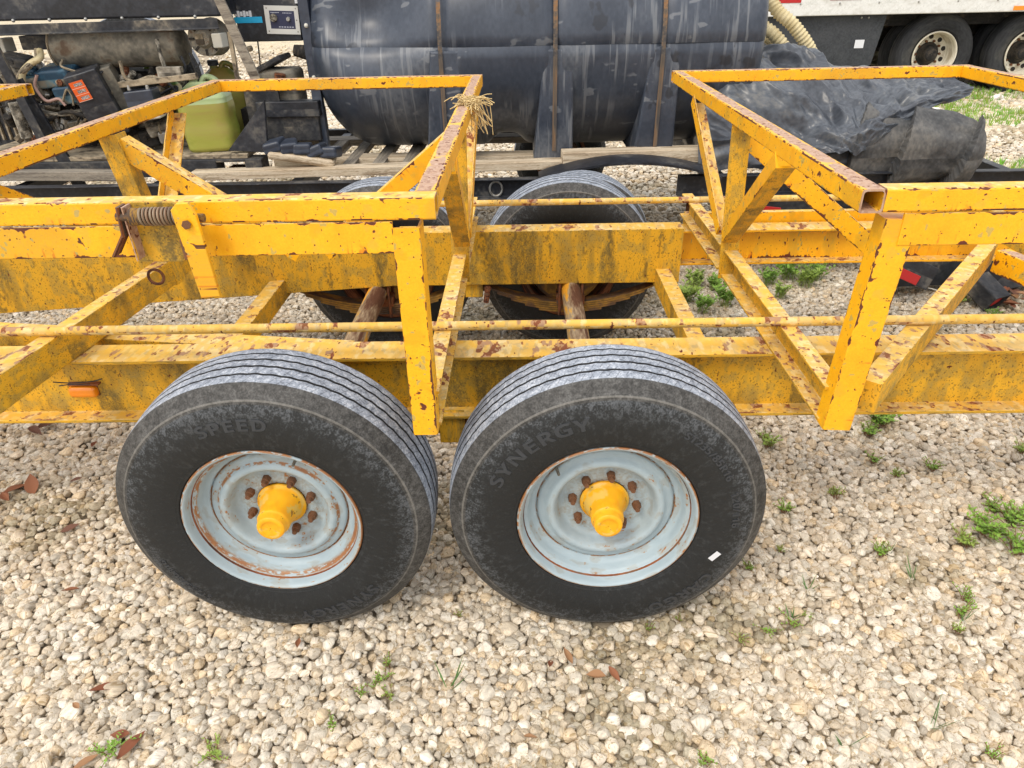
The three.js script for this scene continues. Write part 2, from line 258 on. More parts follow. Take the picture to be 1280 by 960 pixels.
{
  const g = new THREE.PlaneGeometry(600, 600, 1, 1); g.rotateX(-Math.PI / 2);
  const uv = g.attributes.uv; for (let i = 0; i < uv.count; i++) uv.setXY(i, uv.getX(i) * 300, uv.getY(i) * 300);
  const far = tex(1024, 1024, (i, j, o) => { // gravel too far off to tell stones apart
    const f = fbm(i / 1024 * 90, j / 1024 * 90, 90, 3, 3), m = fbm(i / 1024 * 7, j / 1024 * 7, 7, 6, 4), b = 182 + (f - 0.5) * 130 + (m - 0.5) * 40; o[0] = b * 1.03; o[1] = b * 0.95; o[2] = b * 0.8;
  });
  const m = part('far_gravel', g, std({ map: far, roughness: 0.95 }), ground); m.position.y = -0.018;
  const hw = z => 0.86 * (1.4 - z) + 1.45, g2 = geoFrom([0.2 - 1.93, 0, 1.45, 0.2 + 1.93, 0, 1.45, 0.2 - 1.93, 0, 0.9, 0.2 + 1.93, 0, 0.9, 0.2 - hw(-18), 0, -18, 0.2 + hw(-18), 0, -18], null, [0, 0, 0.11, 0, 0, 0.02, 0.11, 0.02, -0.4, 0.8, 0.5, 0.8], [0, 1, 2, 1, 3, 2, 2, 3, 4, 3, 5, 4]); const soil = noiseMat([[128, 114, 94], [156, 141, 118], [172, 158, 136]], { seed: 28, roughness: 0.95, bump: 0.004 }); const uv2 = g2.attributes.uv; for (let i = 0; i < uv2.count; i++) uv2.setXY(i, uv2.getX(i) * 34, uv2.getY(i) * 24);
  const m2s = part('soil', g2, soil, ground); m2s.position.y = -0.010;
  // stones: large ones are darted first so that they do not overlap, small ones fill in, a lower layer lies between them
  const cell = 0.062, grid = new Map(), items = [];
  const key = (x, z) => Math.floor(x / cell) * 100003 + Math.floor(z / cell);
  const wheelPads = [[-0.412, -0.11], [0.412, -0.11], [-0.412, -1.79], [0.412, -1.79]];
  const free = (x, z, r) => { const cx = Math.floor(x / cell), cz = Math.floor(z / cell); for (let a = -1; a <= 1; a++) for (let b = -1; b <= 1; b++) { const l = grid.get((cx + a) * 100003 + cz + b); if (l) for (const q of l) { const d = Math.hypot(q[0] - x, q[1] - z); if (d < (q[2] + r) * 0.8) return false; } } return true; };
  const halfW = z => 0.86 * (1.4 - Math.min(z, 0.9)) + 1.5;
  const put = (x, z, r, y) => { for (const [wx, wz] of wheelPads) if (Math.abs(x - wx) < 0.045 && Math.abs(z - wz) < 0.10) return; items.push([x, z, r, y]); };
  const dart = (n, z0, z1, rA, rB) => { for (let i = 0; i < n; i++) { const z = lerp(z0, z1, R0()), hw = halfW(z), x = 0.2 + (R0() * 2 - 1) * hw, r = lerp(rA, rB, R0()); if (!free(x, z, r)) continue; const k = key(x, z); if (!grid.has(k)) grid.set(k, []); grid.get(k).push([x, z, r]); put(x, z, r, 0); } };
  dart(1500, 1.5, -2.9, 0.018, 0.024); dart(56000, 1.5, -2.9, 0.0122, 0.017); dart(200000, 1.5, -2.9, 0.009, 0.0122); dart(230000, 1.5, -2.9, 0.006, 0.009);
  dart(6500, -2.9, -6.5, 0.022, 0.03); dart(58000, -2.9, -6.5, 0.015, 0.022); dart(50000, -2.9, -6.5, 0.010, 0.015);
  for (let i = 0; i < 95000; i++) { const z = lerp(1.5, -4.5, R0()), x = 0.2 + (R0() * 2 - 1) * halfW(z); put(x, z, 0.009 + 0.008 * R0(), -0.008); }
  for (let i = 0; i < 60000; i++) { const z = -6.5 - 14 * R0() * R0(), x = 0.2 + (R0() * 2 - 1) * halfW(z); put(x, z, 0.02 + 0.02 * R0(), 0); }
  const palette = [[241, 230, 214], [236, 222, 201], [244, 237, 224], [231, 217, 196], [226, 218, 204], [248, 241, 230], [216, 202, 181], [236, 216, 186], [212, 202, 187], [235, 227, 213], [243, 232, 215]];
  const shapes = [11, 12, 13, 14, 15, 16].map(s => stoneShape(s)), q = new THREE.Quaternion(), mt = new THREE.Matrix4(), c = new THREE.Color();
  const rot = () => q.set(R0() - 0.5, R0() - 0.5, R0() - 0.5, R0() - 0.5).normalize();
  const mats = palette.map(p => { const m2 = stoneMat.clone(); m2.color = new THREE.Color(p[0] / 255, p[1] / 255, p[2] / 255).convertSRGBToLinear(); return m2; });
  // the 300 stones that show largest are pieces of their own
  const inView = it => { const p = V3(it[0], 0.01, it[1]).project(camera); if (Math.abs(p.x) > 0.99 || Math.abs(p.y) > 0.99 || it[3] < 0) return 0; return it[2] / camP.distanceTo(V3(it[0], 0, it[1])); };
  items.forEach(it => { it[4] = inView(it); });
  const order = items.map((_, i) => i).sort((a, b) => items[b][4] - items[a][4]), big = new Set(order.slice(0, 300));
  const buckets = shapes.map(() => []); let bi = 0;
  items.forEach((it, i) => {
    const [x, z, r, y] = it, s = Math.floor(R0() * shapes.length), sy = 0.62 + 0.3 * R0(), sx = r * (1.0 + 0.28 * R0()), sz = r * (0.95 + 0.2 * R0());
    mt.compose(V3(x, y + r * sy * 0.42 - 0.004 + R0() * 0.006, z), new THREE.Quaternion().setFromEuler(new THREE.Euler((R0() - 0.5) * 0.6, R0() * 6.28, (R0() - 0.5) * 0.6)), V3(sx, r * sy, sz));
    mt.multiply(new THREE.Matrix4().makeRotationFromQuaternion(rot()));
    if (big.has(i)) { const o = new THREE.Mesh(shapes[s], mats[Math.floor(R0() * mats.length)]); o.name = bi ? 'stone_' + String(bi).padStart(3, '0') : 'stone'; bi++; o.matrixAutoUpdate = false; o.matrix.copy(mt); o.matrixWorldNeedsUpdate = true; o.castShadow = o.receiveShadow = true; ground.add(o); }
    else { const dirt = step(0.57, 0.7, fbm(x * 2.2 + 50, z * 2.2 + 50, 9999, 5, 4)) * (R0() < 0.6 ? 1 : 0.2); buckets[s].push([mt.clone(), Math.floor(R0() * palette.length), (0.9 + 0.16 * R0()) * (1 - 0.2 * dirt), dirt]); }
  });
  buckets.forEach((b, s) => {
    const im = new THREE.InstancedMesh(shapes[s], stoneMat, b.length); im.name = s ? 'gravel_' + String(s).padStart(3, '0') : 'gravel'; im.userData.kind = 'stuff'; im.castShadow = im.receiveShadow = true;
    b.forEach(([m4, ci, k, dirt], i) => { im.setMatrixAt(i, m4); const p = palette[ci]; im.setColorAt(i, c.setRGB(p[0] / 255 * k, p[1] / 255 * k * (1 - 0.02 * dirt), p[2] / 255 * k * (1 - 0.09 * dirt)).convertSRGBToLinear()); });
    ground.add(im);
  });
  console.log('stones', items.length);
}

/* ------------------------------------------------ wheels */
const font = await new FontLoader().loadAsync('fonts/droid/droid_sans_bold.typeface.json');
const TYRE = (() => {                                  // profile [radius, z, zone]: zones 0 sidewall, 1 shoulder, 2 rib, 3 groove, 4 inner
  const zc = -0.108, pr = [[0.2225, -0.016, 0], [0.2232, -0.008, 0], [0.2236, 0.0005, 0], [0.225, 0.0035, 0], [0.2275, 0.0025, 0], [0.2325, 0.0045, 0], [0.2345, 0.006, 0], [0.2365, 0.005, 0], [0.25, 0.0095, 0], [0.27, 0.0125, 0], [0.29, 0.0135, 0], [0.31, 0.012, 0], [0.328, 0.0085, 0], [0.343, 0.004, 0], [0.3525, -0.0005, 1], [0.3555, 0.0004, 1], [0.3585, -0.004, 1], [0.368, -0.0105, 1], [0.377, -0.0175, 1], [0.384, -0.0225, 1], [0.3875, -0.026, 1]];
  const tread = [], ribs = 5, z0 = -0.029, z1 = 2 * zc - z0, gw = 0.0075, rw = (z0 - z1 - gw * (ribs - 1)) / ribs;
  let z = z0; for (let k = 0; k < ribs; k++) {
    const rr = q => 0.3885 + 0.0055 * (1 - ((q - zc) / (z0 - zc)) ** 2);
    tread.push([rr(z), z, 2, k ? 1 : 0], [rr(z - rw * 0.5), z - rw * 0.5, 2, 0], [rr(z - rw), z - rw, 2, k < ribs - 1 ? 1 : 0]);
    if (k < ribs - 1) { const a = z - rw, b = a - gw; tread.push([rr(a) - 0.002, a - 0.0004, 3, 1], [rr(a) - 0.0115, a - 0.002, 3, 1], [rr(b) - 0.0115, b + 0.002, 3, 1], [rr(b) - 0.002, b + 0.0004, 3, 1]); z = b; }
  }
  const back = pr.slice().reverse().map(([r, zz, k]) => [r, 2 * zc - zz, k]);
  const prof = [...pr, ...tread, ...back], n = prof.length, SEG = 384, TW = 2048, TH = 512;
  const arc = [0]; for (let i = 1; i < n; i++) arc.push(arc[i - 1] + Math.hypot(prof[i][0] - prof[i - 1][0], prof[i][1] - prof[i - 1][1])); const tot = arc[n - 1];
  const pos = [], uv = [], idx = [];
  for (let s = 0; s <= SEG; s++) for (let i = 0; i < n; i++) {
    const th = s / SEG * Math.PI * 2, [r, zz, , zig] = prof[i], w = (s / SEG * 64) % 1, tri = Math.abs(w * 2 - 1) * 2 - 1, rr = r, z2 = zz + (zig ? tri * 0.0015 : 0);
    pos.push(rr * Math.cos(th), rr * Math.sin(th), z2); uv.push(s / SEG, arc[i] / tot);
  }
  for (let s = 0; s < SEG; s++) for (let i = 0; i < n - 1; i++) { const a = s * n + i, b = a + n; idx.push(a, b, a + 1, b, b + 1, a + 1); }
  let g = geoFrom(pos, null, uv, idx);
  const zoneAt = v => { const a = v * tot; for (let i = 1; i < n; i++) if (a <= arc[i]) { const za = prof[i - 1][2], zb = prof[i][2], t = (a - arc[i - 1]) / (arc[i] - arc[i - 1]); return [za === 3 || zb === 3 ? 3 : t < 0.5 ? za : zb, lerp(prof[i - 1][0], prof[i][0], t)]; } return [0, 0.2]; };
  const zt = []; for (let j = 0; j < TH; j++) zt.push(zoneAt((j + 0.5) / TH));
  const map = tex(TW, TH, (i, j, o) => {
    const u = i / TW, [zn, r] = zt[j], y = j / TH * 18, lo = fbm(u * 12, y * 0.4, 12, 31, 4), f = fbm(u * 220, y * 3.2, 220, 41, 3), g2 = fbm(u * 900, y * 13, 900, 44, 2), hair = fbm(u * 300, y * 0.7, 300, 47, 3);
    let c = [25, 27, 28];
    const haze = (k, r0, g0, b0) => { c = [lerp(c[0], r0, k), lerp(c[1], g0, k), lerp(c[2], b0, k)]; };
    const gr = f * 0.5 + g2 * 0.5;
    if (zn === 2) { c = [142, 149, 160]; const q = (lo - 0.5) * 26 + (gr - 0.5) * 70; c = c.map(a => a + q); haze(0.6 * step(0.58, 0.66, gr), 196, 200, 206); const w = (u * 64 + j / TH * 9 + 0.17 * Math.floor(j / TH * 23)) % 0.5; if (w < 0.03 && hair > 0.46) c = c.map(a => a * 0.55); if (gr < 0.4) haze(0.4 * step(0.4, 0.33, gr), 70, 74, 82); }
    else if (zn === 3) { c = [26, 27, 28]; haze(0.5 * step(0.58, 0.66, gr), 72, 72, 70); }
    else if (zn === 1) { c = [62, 61, 59]; const q = (gr - 0.5) * 110 + (lo - 0.5) * 30; c = c.map(a => a + q); if (r > 0.3535 && r < 0.3575) haze(0.5, 140, 136, 128); }
    else { const b = step(0.27, 0.35, r), k = clamp((gr - 0.58 + 0.24 * b * (0.35 + 1.1 * lo)) * 3.4) * (0.22 + 0.62 * b); haze(k * 0.85, 108, 112, 117); haze(0.3 * step(0.56, 0.7, lo * 0.5 + f * 0.5), 62, 64, 66); const q = (g2 - 0.5) * 10; c = c.map(a => a + q); }
    o[0] = c[0]; o[1] = c[1]; o[2] = c[2];
  });
  const bump = tex(1024, 256, (i, j, o) => { const f = fbm(i / 1024 * 200, j / 256 * 24, 200, 9, 3); o[0] = o[1] = o[2] = f * 255; }, { srgb: false });
  return { g, mat: std({ map, bumpMap: bump, bumpScale: 0.001, roughness: 0.66 }), prof: pr };
})();
function sideZ(r) { const p = TYRE.prof; for (let i = 1; i < p.length; i++) if (r <= p[i][0]) { const t = (r - p[i - 1][0]) / (p[i][0] - p[i - 1][0]); return lerp(p[i - 1][1], p[i][1], t); } return -0.02; }
M.letter = std({ color: 0x33363a, roughness: 0.5 });
function ringText(str, size, rBase, angle, { inward = false, outline = false, stretch = 1 } = {}) { // raised letters round the sidewall, centred on angle (radians, counter-clockwise from +x)
  const t = new TextGeometry(str, { font, size, depth: 0.0019, curveSegments: 4 }); t.computeBoundingBox(); const w = (t.boundingBox.max.x - t.boundingBox.min.x) * stretch, x0 = t.boundingBox.min.x;
  const p = t.attributes.position, rm = rBase + (inward ? -size / 2 : size / 2);
  for (let i = 0; i < p.count; i++) {
    const x = (p.getX(i) - x0) * stretch - w / 2, y = p.getY(i), zz = p.getZ(i);
    const r = inward ? rBase - y : rBase + y, th = inward ? angle + x / rm : angle - x / rm;
    p.setXYZ(i, r * Math.cos(th), r * Math.sin(th), sideZ(r) + zz - 0.0002);
  }
  t.computeVertexNormals(); return t;
}
function lathe(pts, seg, mapV = true) {                // [r, z] about the z axis
  const g = new THREE.LatheGeometry(pts.map(([r, z]) => new THREE.Vector2(r, z)), seg); g.rotateX(Math.PI / 2); // y -> z
  return g;
}
const RIM = (() => {
  const P = [[0.2215, -0.010], [0.2225, -0.003], [0.2215, 0.002], [0.219, 0.0042], [0.2155, 0.0035], [0.2125, 0.000], [0.2105, -0.006], [0.2075, -0.017], [0.205, -0.024], [0.2015, -0.027], [0.1975, -0.029], [0.1945, -0.034], [0.190, -0.047], [0.185, -0.056], [0.1775, -0.0605], [0.1745, -0.0615], [0.1735, -0.067], [0.172, -0.067], [0.1705, -0.060], [0.165, -0.0565], [0.157, -0.0545], [0.151, -0.0525], [0.147, -0.047], [0.141, -0.0425], [0.134, -0.0425], [0.128, -0.0465], [0.123, -0.056], [0.1185, -0.069], [0.1145, -0.077], [0.109, -0.0805], [0.100, -0.081], [0.088, -0.081], [0.074, -0.0815], [0.062, -0.083], [0.06, -0.092]];
  let L = [0]; for (let i = 1; i < P.length; i++) L.push(L[i - 1] + Math.hypot(P[i][0] - P[i - 1][0], P[i][1] - P[i - 1][1]));
  const tot = L[L.length - 1], g = lathe(P, 96), uv = g.attributes.uv; for (let i = 0; i < uv.count; i++) uv.setY(i, L[i % P.length] / tot);
  const rAt = v => { for (let i = 1; i < P.length; i++) if (v * tot <= L[i]) return lerp(P[i - 1][0], P[i][0], (v * tot - L[i - 1]) / (L[i] - L[i - 1])); return 0.06; };
  const mk = (seed, rusty) => {
    const bands = [[0.2215, 0.0030, 0.26], [0.199, 0.0042, rusty ? 0.215 : 0.03], [0.173, 0.0022, 0.22], [0.15, 0.003, rusty ? 0.17 : 0.02], [0.062, 0.003, 0.15]];
    return tex(1024, 512, (i, j, o) => {
      const u = i / 1024, v = j / 512, r = rAt(v), lo = fbm(u * 5, v * 3, 5, seed, 3), f = fbm(u * 120, v * 60, 120, seed + 5, 4), m = fbm(u * 26, v * 14, 26, seed + 8, 4);
      o[0] = 162 + (m - 0.5) * 26; o[1] = 177 + (m - 0.5) * 24; o[2] = 183 + (m - 0.5) * 22;
      let k = 0; for (const [br, bw, s] of bands) k = Math.max(k, step(0.62 - s, 0.74 - s, f * 0.45 + m * 0.3 + lo * 0.25) * step(bw * 1.7, bw * 0.5, Math.abs(r - br) + (f - 0.5) * bw));
      k = Math.max(k, step(0.70, 0.76, f * 0.6 + m * 0.4 + (rusty ? 0.02 : 0)));
      const dirt = step(0.52, 0.68, m) * 0.35 + step(0.118, 0.095, r) * 0.35 * step(0.4, 0.6, f); o[0] = lerp(o[0], 138, dirt); o[1] = lerp(o[1], 134, dirt); o[2] = lerp(o[2], 122, dirt);
      o[0] = lerp(o[0], 142 + 40 * (f - 0.5), k * 0.92); o[1] = lerp(o[1], 88 + 30 * (f - 0.5), k * 0.92); o[2] = lerp(o[2], 48, k * 0.92);
    });
  };
  return { g, mats: [std({ map: mk(61, true), roughness: 0.48 }), std({ map: mk(87, false), roughness: 0.48 })] };
})();
M.hub = std({ map: tex(512, 256, (i, j, o) => { const f = fbm(i / 512 * 20, j / 256 * 12, 20, 71, 5), k = 0.7 * step(0.72, 0.77, f), w = step(0.58, 0.66, fbm(i / 512 * 8, j / 256 * 9, 8, 75, 4)); o[0] = 240; o[1] = 172 + (f - 0.5) * 26; o[2] = 18; o[0] = lerp(o[0], 206, w * 0.5); o[1] = lerp(o[1], 190, w * 0.5); o[2] = lerp(o[2], 140, w * 0.5); o[0] = lerp(o[0], 120, k); o[1] = lerp(o[1], 80, k); o[2] = lerp(o[2], 40, k); }), roughness: 0.5 });
M.nut = noiseMat([[70, 42, 28], [104, 66, 42], [136, 98, 66]], { seed: 25, roughness: 0.9, repeat: 8 });
const HUBG = lathe([[0.059, -0.085], [0.0625, -0.078], [0.0615, -0.074], [0.056, -0.072], [0.053, -0.064], [0.0465, -0.046], [0.0425, -0.034], [0.0405, -0.02], [0.0405, -0.006], [0.0385, -0.002], [0.0355, 0.003], [0.0345, 0.015], [0.0325, 0.0195], [0.0235, 0.021], [0.0222, 0.0175], [0.001, 0.018]], 48);
const NUTG = (() => { const a = place(new THREE.CylinderGeometry(0.0108, 0.0118, 0.016, 6), [0, 0, 0.0085], [Math.PI / 2, 0, 0]), b = place(new THREE.CylinderGeometry(0.0062, 0.0068, 0.012, 10), [0, 0, 0.022], [Math.PI / 2, 0, 0]); return merge([a, b]); })();
const BARREL = lathe([[0.2215, -0.010], [0.206, -0.02], [0.196, -0.05], [0.19, -0.10], [0.196, -0.17], [0.206, -0.2], [0.2225, -0.212], [0.2225, -0.216]], 64);
const DRUM = lathe([[0.062, -0.084], [0.15, -0.09], [0.158, -0.1], [0.158, -0.172], [0.163, -0.178], [0.163, -0.186], [0.15, -0.188], [0.09, -0.19], [0.06, -0.2], [0.045, -0.2]], 48);
function wheel(parent, x, y, z, turn, o) {
  const w = new THREE.Group(); w.name = o.name || 'wheel'; w.position.set(x, y, z).sub(parent.position); w.rotation.y = turn; parent.add(w);
  const spin = new THREE.Matrix4().makeRotationZ(o.spin || 0);
  const add = (n, g, m) => { const k = part(n, g, m, w, false); k.rotation.z = o.spin || 0; return k; };
  add('tyre', TYRE.g, TYRE.mat); add('rim', RIM.g, RIM.mats[o.rim || 0]); add('rim_barrel', BARREL, M.rustSteel); add('hub', HUBG, M.hub); add('brake_drum', DRUM, M.drum);
  for (let i = 0; i < 8; i++) { const a = i / 8 * Math.PI * 2 + 0.2 + (o.spin || 0), n = part('lug_nut', NUTG, M.nut, w, false); n.position.set(0.0825 * Math.cos(a), 0.0825 * Math.sin(a), -0.081); n.rotation.z = a * 3.1; }
  { const a = (o.valve ?? 1) , v = part('valve_stem', cyl([0.181 * Math.cos(a), 0.181 * Math.sin(a), -0.06], [0.170 * Math.cos(a), 0.170 * Math.sin(a), -0.028], 0.0045, 0.0035, 8), M.muffler, w, false); }
  if (o.text) for (const t of o.text) part('raised_lettering', t, M.letter, w, false);
  return w;
}

/* ------------------------------------------------ the yellow trailer */
const trailer = thing('yellow_trailer', 'long rusty yellow trailer frame with tandem wheels and raised tube racks', 'trailer', [0, 0, -0.95]);
const Y = M.yellow;
const deg = Math.PI / 180;
{
  const tp = trailer;
  // lettering as it stands on the two near tyres
  wheel(tp, -0.412, 0.385, 0, 0, { spin: 0.1, rim: 0, valve: 1.15, text: [ringText('SYNERGY', 0.03, 0.296, -64 * deg, { stretch: 1.35 }), ringText('ST235/80R16', 0.017, 0.313, 215 * deg, { inward: false, stretch: 1.2 }), ringText('SPEED', 0.03, 0.285, 97 * deg, { stretch: 1.4 })] });
  wheel(tp, 0.412, 0.385, 0, 0, { spin: -0.35, rim: 1, valve: 2.35, text: [ringText('SYNERGY', 0.032, 0.283, 128 * deg, { stretch: 1.5 }), ringText('ST235/85R16', 0.018, 0.298, 42 * deg, { stretch: 1.2 }), ringText('120/116', 0.018, 0.298, 8 * deg, { stretch: 1.2 }), ringText('CARGO', 0.028, 0.302, -50 * deg, { stretch: 1.5 })] });
  wheel(tp, -0.412, 0.385, -1.9, Math.PI, { spin: 0.5, rim: 0 }); wheel(tp, 0.412, 0.385, -1.9, Math.PI, { spin: 1.1, rim: 1 });
  { // white paper label on the right tyre's wall
    const g = rbox(0.03, 0.016, 0.0006, 0.0002); const a = -21.0 * deg, r = 0.288; place(g, [0.412 + r * Math.cos(a), 0.385 + r * Math.sin(a), sideZ(r) + 0.002], [0, 0.06, 48 * deg]); part('paper_label', g, M.sticker, tp);
  }
  const B = (name, prof, inner, p0, p1, up = [0, 1, 0], o = {}) => part(name, bar(prof, inner, p0, p1, up, o), Y, tp);
  const grimy = { side: 2, top: 1, bottom: 2 }, clean = { side: 0, top: 1, bottom: 2 }, railS = { side: 0, top: 3, bottom: 2, end: 3 };
  // main beams: I sections
  B('main_beam', Ibeam(0.105, 0.2, 0.011, 0.009), null, [-3.4, 0.45, -0.415], [4.2, 0.45, -0.415], [0, 1, 0], { strips: grimy });
  B('main_beam', Ibeam(0.10, 0.15, 0.011, 0.009), null, [-3.4, 0.468, -1.555], [4.2, 0.468, -1.555], [0, 1, 0], { strips: clean });
  B('outer_rail', rect(0.03, 0.06), null, [0.9, 0.63, -1.63], [4.2, 0.63, -1.63], [0, 1, 0], { strips: clean });
  // deep inner beams, bent inwards to form the tongue
  for (const s of [1, -1]) {
    const z = v => -0.95 + s * v, w = 0.09, y0 = s > 0 ? 0.47 : 0.42, h = s > 0 ? 0.175 : 0.23;
    if (s < 0) B('inner_beam', rect(w, h, 0, h / 2), null, [-0.3, y0, z(0.535)], [0.86, y0, z(0.535)], [0, 1, 0], { strips: grimy });
    B('tongue_beam', rect(w * 0.8, h, 0, h / 2), null, [-0.28, y0, z(s > 0 ? 0.5 : 0.535)], [-3.6, y0, z(0.04)], [0, 1, 0], { strips: grimy });
  }
  // low cross members between the beams
  for (const x of [-0.80, 0.79]) B('low_crossmember', rect(0.06, 0.08), null, [x, 0.44, -0.47], [x, 0.44, -1.5], [0, 1, 0], { strips: grimy });
  // transverse channels, each with its near post, centre post and braces
  const frames = [[-1.0, 1, 1], [0.0, -1, 1], [0.9, 1, 0], [2.0, -1, 0]];
  frames.forEach(([x, dir], k) => {
    const skew = k === 0 ? -0.07 : 0, ch = chan(0.045, 0.09, 0.007).map(([a, b]) => [dir > 0 ? -(a - 0.0225) : a - 0.0225, b]);
    // near and far half of the channel meet the centre post
    B('crossmember', k === 0 ? rect(0.05, 0.085, 0, 0.0425) : ch, null, [x + skew * 1.15, 0.652, -0.03], [x, 0.652, -0.92], [0, 1, 0], { strips: grimy });
    B('crossmember', ch, null, [x, 0.652, -0.98], [x, 0.652, -1.62], [0, 1, 0], { strips: grimy });
    const xr = [-1.0775, 0.0255, 0.8675, 2.05][k];
    // corner posts: angle iron
    const ang = (w1, t) => angleP(w1, w1, t).map(([a, b]) => [dir > 0 ? a - 0.03 : 0.03 - a, b - 0.03]);
    for (const s of [1]) {
      const z0 = s > 0 ? -0.028 : -1.872;
      const p = angleP(0.055, 0.055, 0.006).map(([a, b]) => [(a - 0.0275), (b - 0.0275)]);
      part('corner_post', bar(k === 2 ? rect(0.062, 0.05) : p.map(([a, b]) => [dir < 0 ? a : -a, b]), null, [x + skew * 2 + (dir > 0 ? 0.012 : -0.012), 0.645, z0], [x + skew * 2 + (dir > 0 ? 0.035 : -0.012), 1.125, z0], [0, 0, -1], { strips: clean }), Y, tp);
    }
    if (k === 3) return;
    // centre post and fan braces
    part('centre_post', bar(angleP(0.06, 0.06, 0.006).map(([a, b]) => [dir > 0 ? a - 0.03 : 0.03 - a, b - 0.03]), null, [x, 0.645, -0.95], [xr + dir * 0.012, 1.139, -0.95], [0, 0, -1], { strips: { side: 2, top: 1, bottom: 2 } }), Y, tp);
    const fan = (z, nm) => part(nm, bar(angleP(0.05, 0.045, 0.006).map(([a, b]) => [(z > -0.95 ? -dir : dir) * (a - 0.025), b - 0.022]), null, [x - dir * 0.012, 0.79, -0.95 + (z > -0.95 ? 0.03 : -0.03)], [xr, 1.132, z], [0, 1, 0], { strips: clean }), Y, tp);
    fan(k === 0 ? -0.36 : -0.48, 'fan_brace'); fan(-1.46, 'fan_brace');
    // brace along the centre line
    part('centre_brace', bar(angleP(0.055, 0.06, 0.006).map(([a, b]) => [-dir * (a - 0.02), 0.03 - b]), null, [xr + dir * 0.03, 1.105, dir > 0 ? -0.95 : -0.962], [x + dir * 0.46, 0.745, dir > 0 ? -0.95 : -0.962], [0, 1, 0], { strips: clean }), Y, tp);
  });
  // horizontal diagonals from the right rack's near post
  B('diagonal_brace', rect(0.05, 0.075), null, [0.99, 0.7, -0.06], [1.78, 0.7, -0.98], [0, 1, 0], { strips: grimy });
  B('diagonal_brace', rect(0.05, 0.075), null, [1.78, 0.7, -0.9], [1.98, 0.7, -0.1], [0, 1, 0], { strips: { side: 0, top: 3, bottom: 3 } });
  // thin round rods on the channels
  for (const [z, y] of [[-0.347, 0.752], [-1.49, 0.752]]) {
    const g = cyl([-3.4, y, z], [4.2, y, z], 0.0125, 0.0125, 12); const uv = g.attributes.uv; for (let i = 0; i < uv.count; i++) uv.setXY(i, uv.getY(i) * 3.8, (1.02 + 0.95 * uv.getX(i)) / 4); part('side_rod', g, Y, tp);
  }
  // racks of square tube: top frame and the fixed angle rail beneath it
  const sq = rect(0.045, 0.045), sqi = rect(0.037, 0.037);
  const rack = (x0, x1, endNear) => {
    const yT = 1.1625, zn = -0.0225, zf = -1.8775;
    B('rack_side_tube', sq, sqi, [x0 + (endNear === 'L' ? 0.046 : 0), yT, zn], [x1, yT, zn], [0, 1, 0], { strips: { side: 0, top: 1, bottom: 2, end: 3 }, r: 0.005 });
    B('rack_side_tube', sq, sqi, [x0, yT, zf], [x1, yT, zf], [0, 1, 0], { strips: railS, r: 0.005 });
    B('rack_end_tube', sq, sqi, [x0 + 0.0225, yT, endNear === 'L' ? 0.0 : zn - 0.0235], [x0 + 0.0225, yT, zf + 0.0235], [0, 1, 0], { strips: railS, r: 0.005 });
    B('rack_end_tube', sq, sqi, [x1 - 0.0225, yT, zn - 0.0235], [x1 - 0.0225, yT, zf + 0.0235], [0, 1, 0], { strips: railS, r: 0.005 });
    const a = angleP(0.05, 0.0642, 0.006).map(([p, q]) => [-(p - 0.003), q]);
    B('support_rail', a, null, [x0 + 0.09, 1.074, -0.004], [x1 - 0.085, 1.074, -0.004], [0, 1, 0], { strips: clean });
  };
  rack(-3.05, -1.885, 'R'); rack(-1.10, 0.048, 'R'); rack(0.845, 2.075, 'L'); rack(2.9, 4.1, 'L');
  // axles, springs, hangers
  for (const x of [-0.412, 0.412]) {
    part('axle', cyl([x, 0.385, -0.22], [x, 0.385, -1.68], 0.04, 0.04, 24), M.axle, tp);
  }
  for (const z of [-0.42, -1.5]) {
    for (const c of [-0.412, 0.412]) {
      const leaves = []; for (let k = 0; k < 5; k++) {
        const half = 0.375 - k * 0.06, pts = []; for (let i = 0; i <= 12; i++) { const t = i / 12 * 2 - 1, X = c + t * half; pts.push([X, 0.322 - k * 0.0095 + 0.085 * ((X - c) / 0.375) ** 2]); }
        const sh = new THREE.Shape(pts.map(p => new THREE.Vector2(...p)).concat(pts.slice().reverse().map(p => new THREE.Vector2(p[0], p[1] - 0.008)))); const g = new THREE.ExtrudeGeometry(sh, { depth: 0.055, bevelEnabled: false }); g.translate(0, 0, z - 0.0275); leaves.push(g);
      }
      part('leaf_spring', merge(leaves), M.drum, tp);
      for (const s of [-1, 1]) part('spring_bolt', tube([[c + s * 0.047, 0.27, z - 0.04], [c + s * 0.047, 0.42, z - 0.04], [c + s * 0.047, 0.437, z], [c + s * 0.047, 0.42, z + 0.04], [c + s * 0.047, 0.27, z + 0.04]], 0.007, 24, 8), M.rustSteel, tp);
      part('axle_seat', rbox(0.12, 0.045, 0.065, 0.004, [c, 0.335, z]), M.rustSteel, tp);
    }
    part('equalizer', rbox(0.13, 0.05, 0.035, 0.012, [0, 0.395, z]), M.drum, tp);
    for (const s of [-1, 1]) { const g = rbox(0.075, 0.11, 0.008, 0.002, [0, 0.41, z + s * 0.034]), uv = g.attributes.uv; for (let i = 0; i < uv.count; i++) uv.setY(i, 0.6 + 0.2 * ((uv.getY(i) * 3) % 1)); part('hanger', g, Y, tp); }
    for (const x of [-0.79, 0.79]) part('hanger', place(rbox(0.05, 0.075, 0.07, 0.004), [x, 0.43, z]), M.drum, tp);
    part('shackle', merge([cyl([0.06, 0.40, z + 0.045], [0.05, 0.335, z + 0.045], 0.012), cyl([0.06, 0.40, z - 0.04], [0.06, 0.40, z + 0.055], 0.014)]), M.rustSteel, tp);
  }
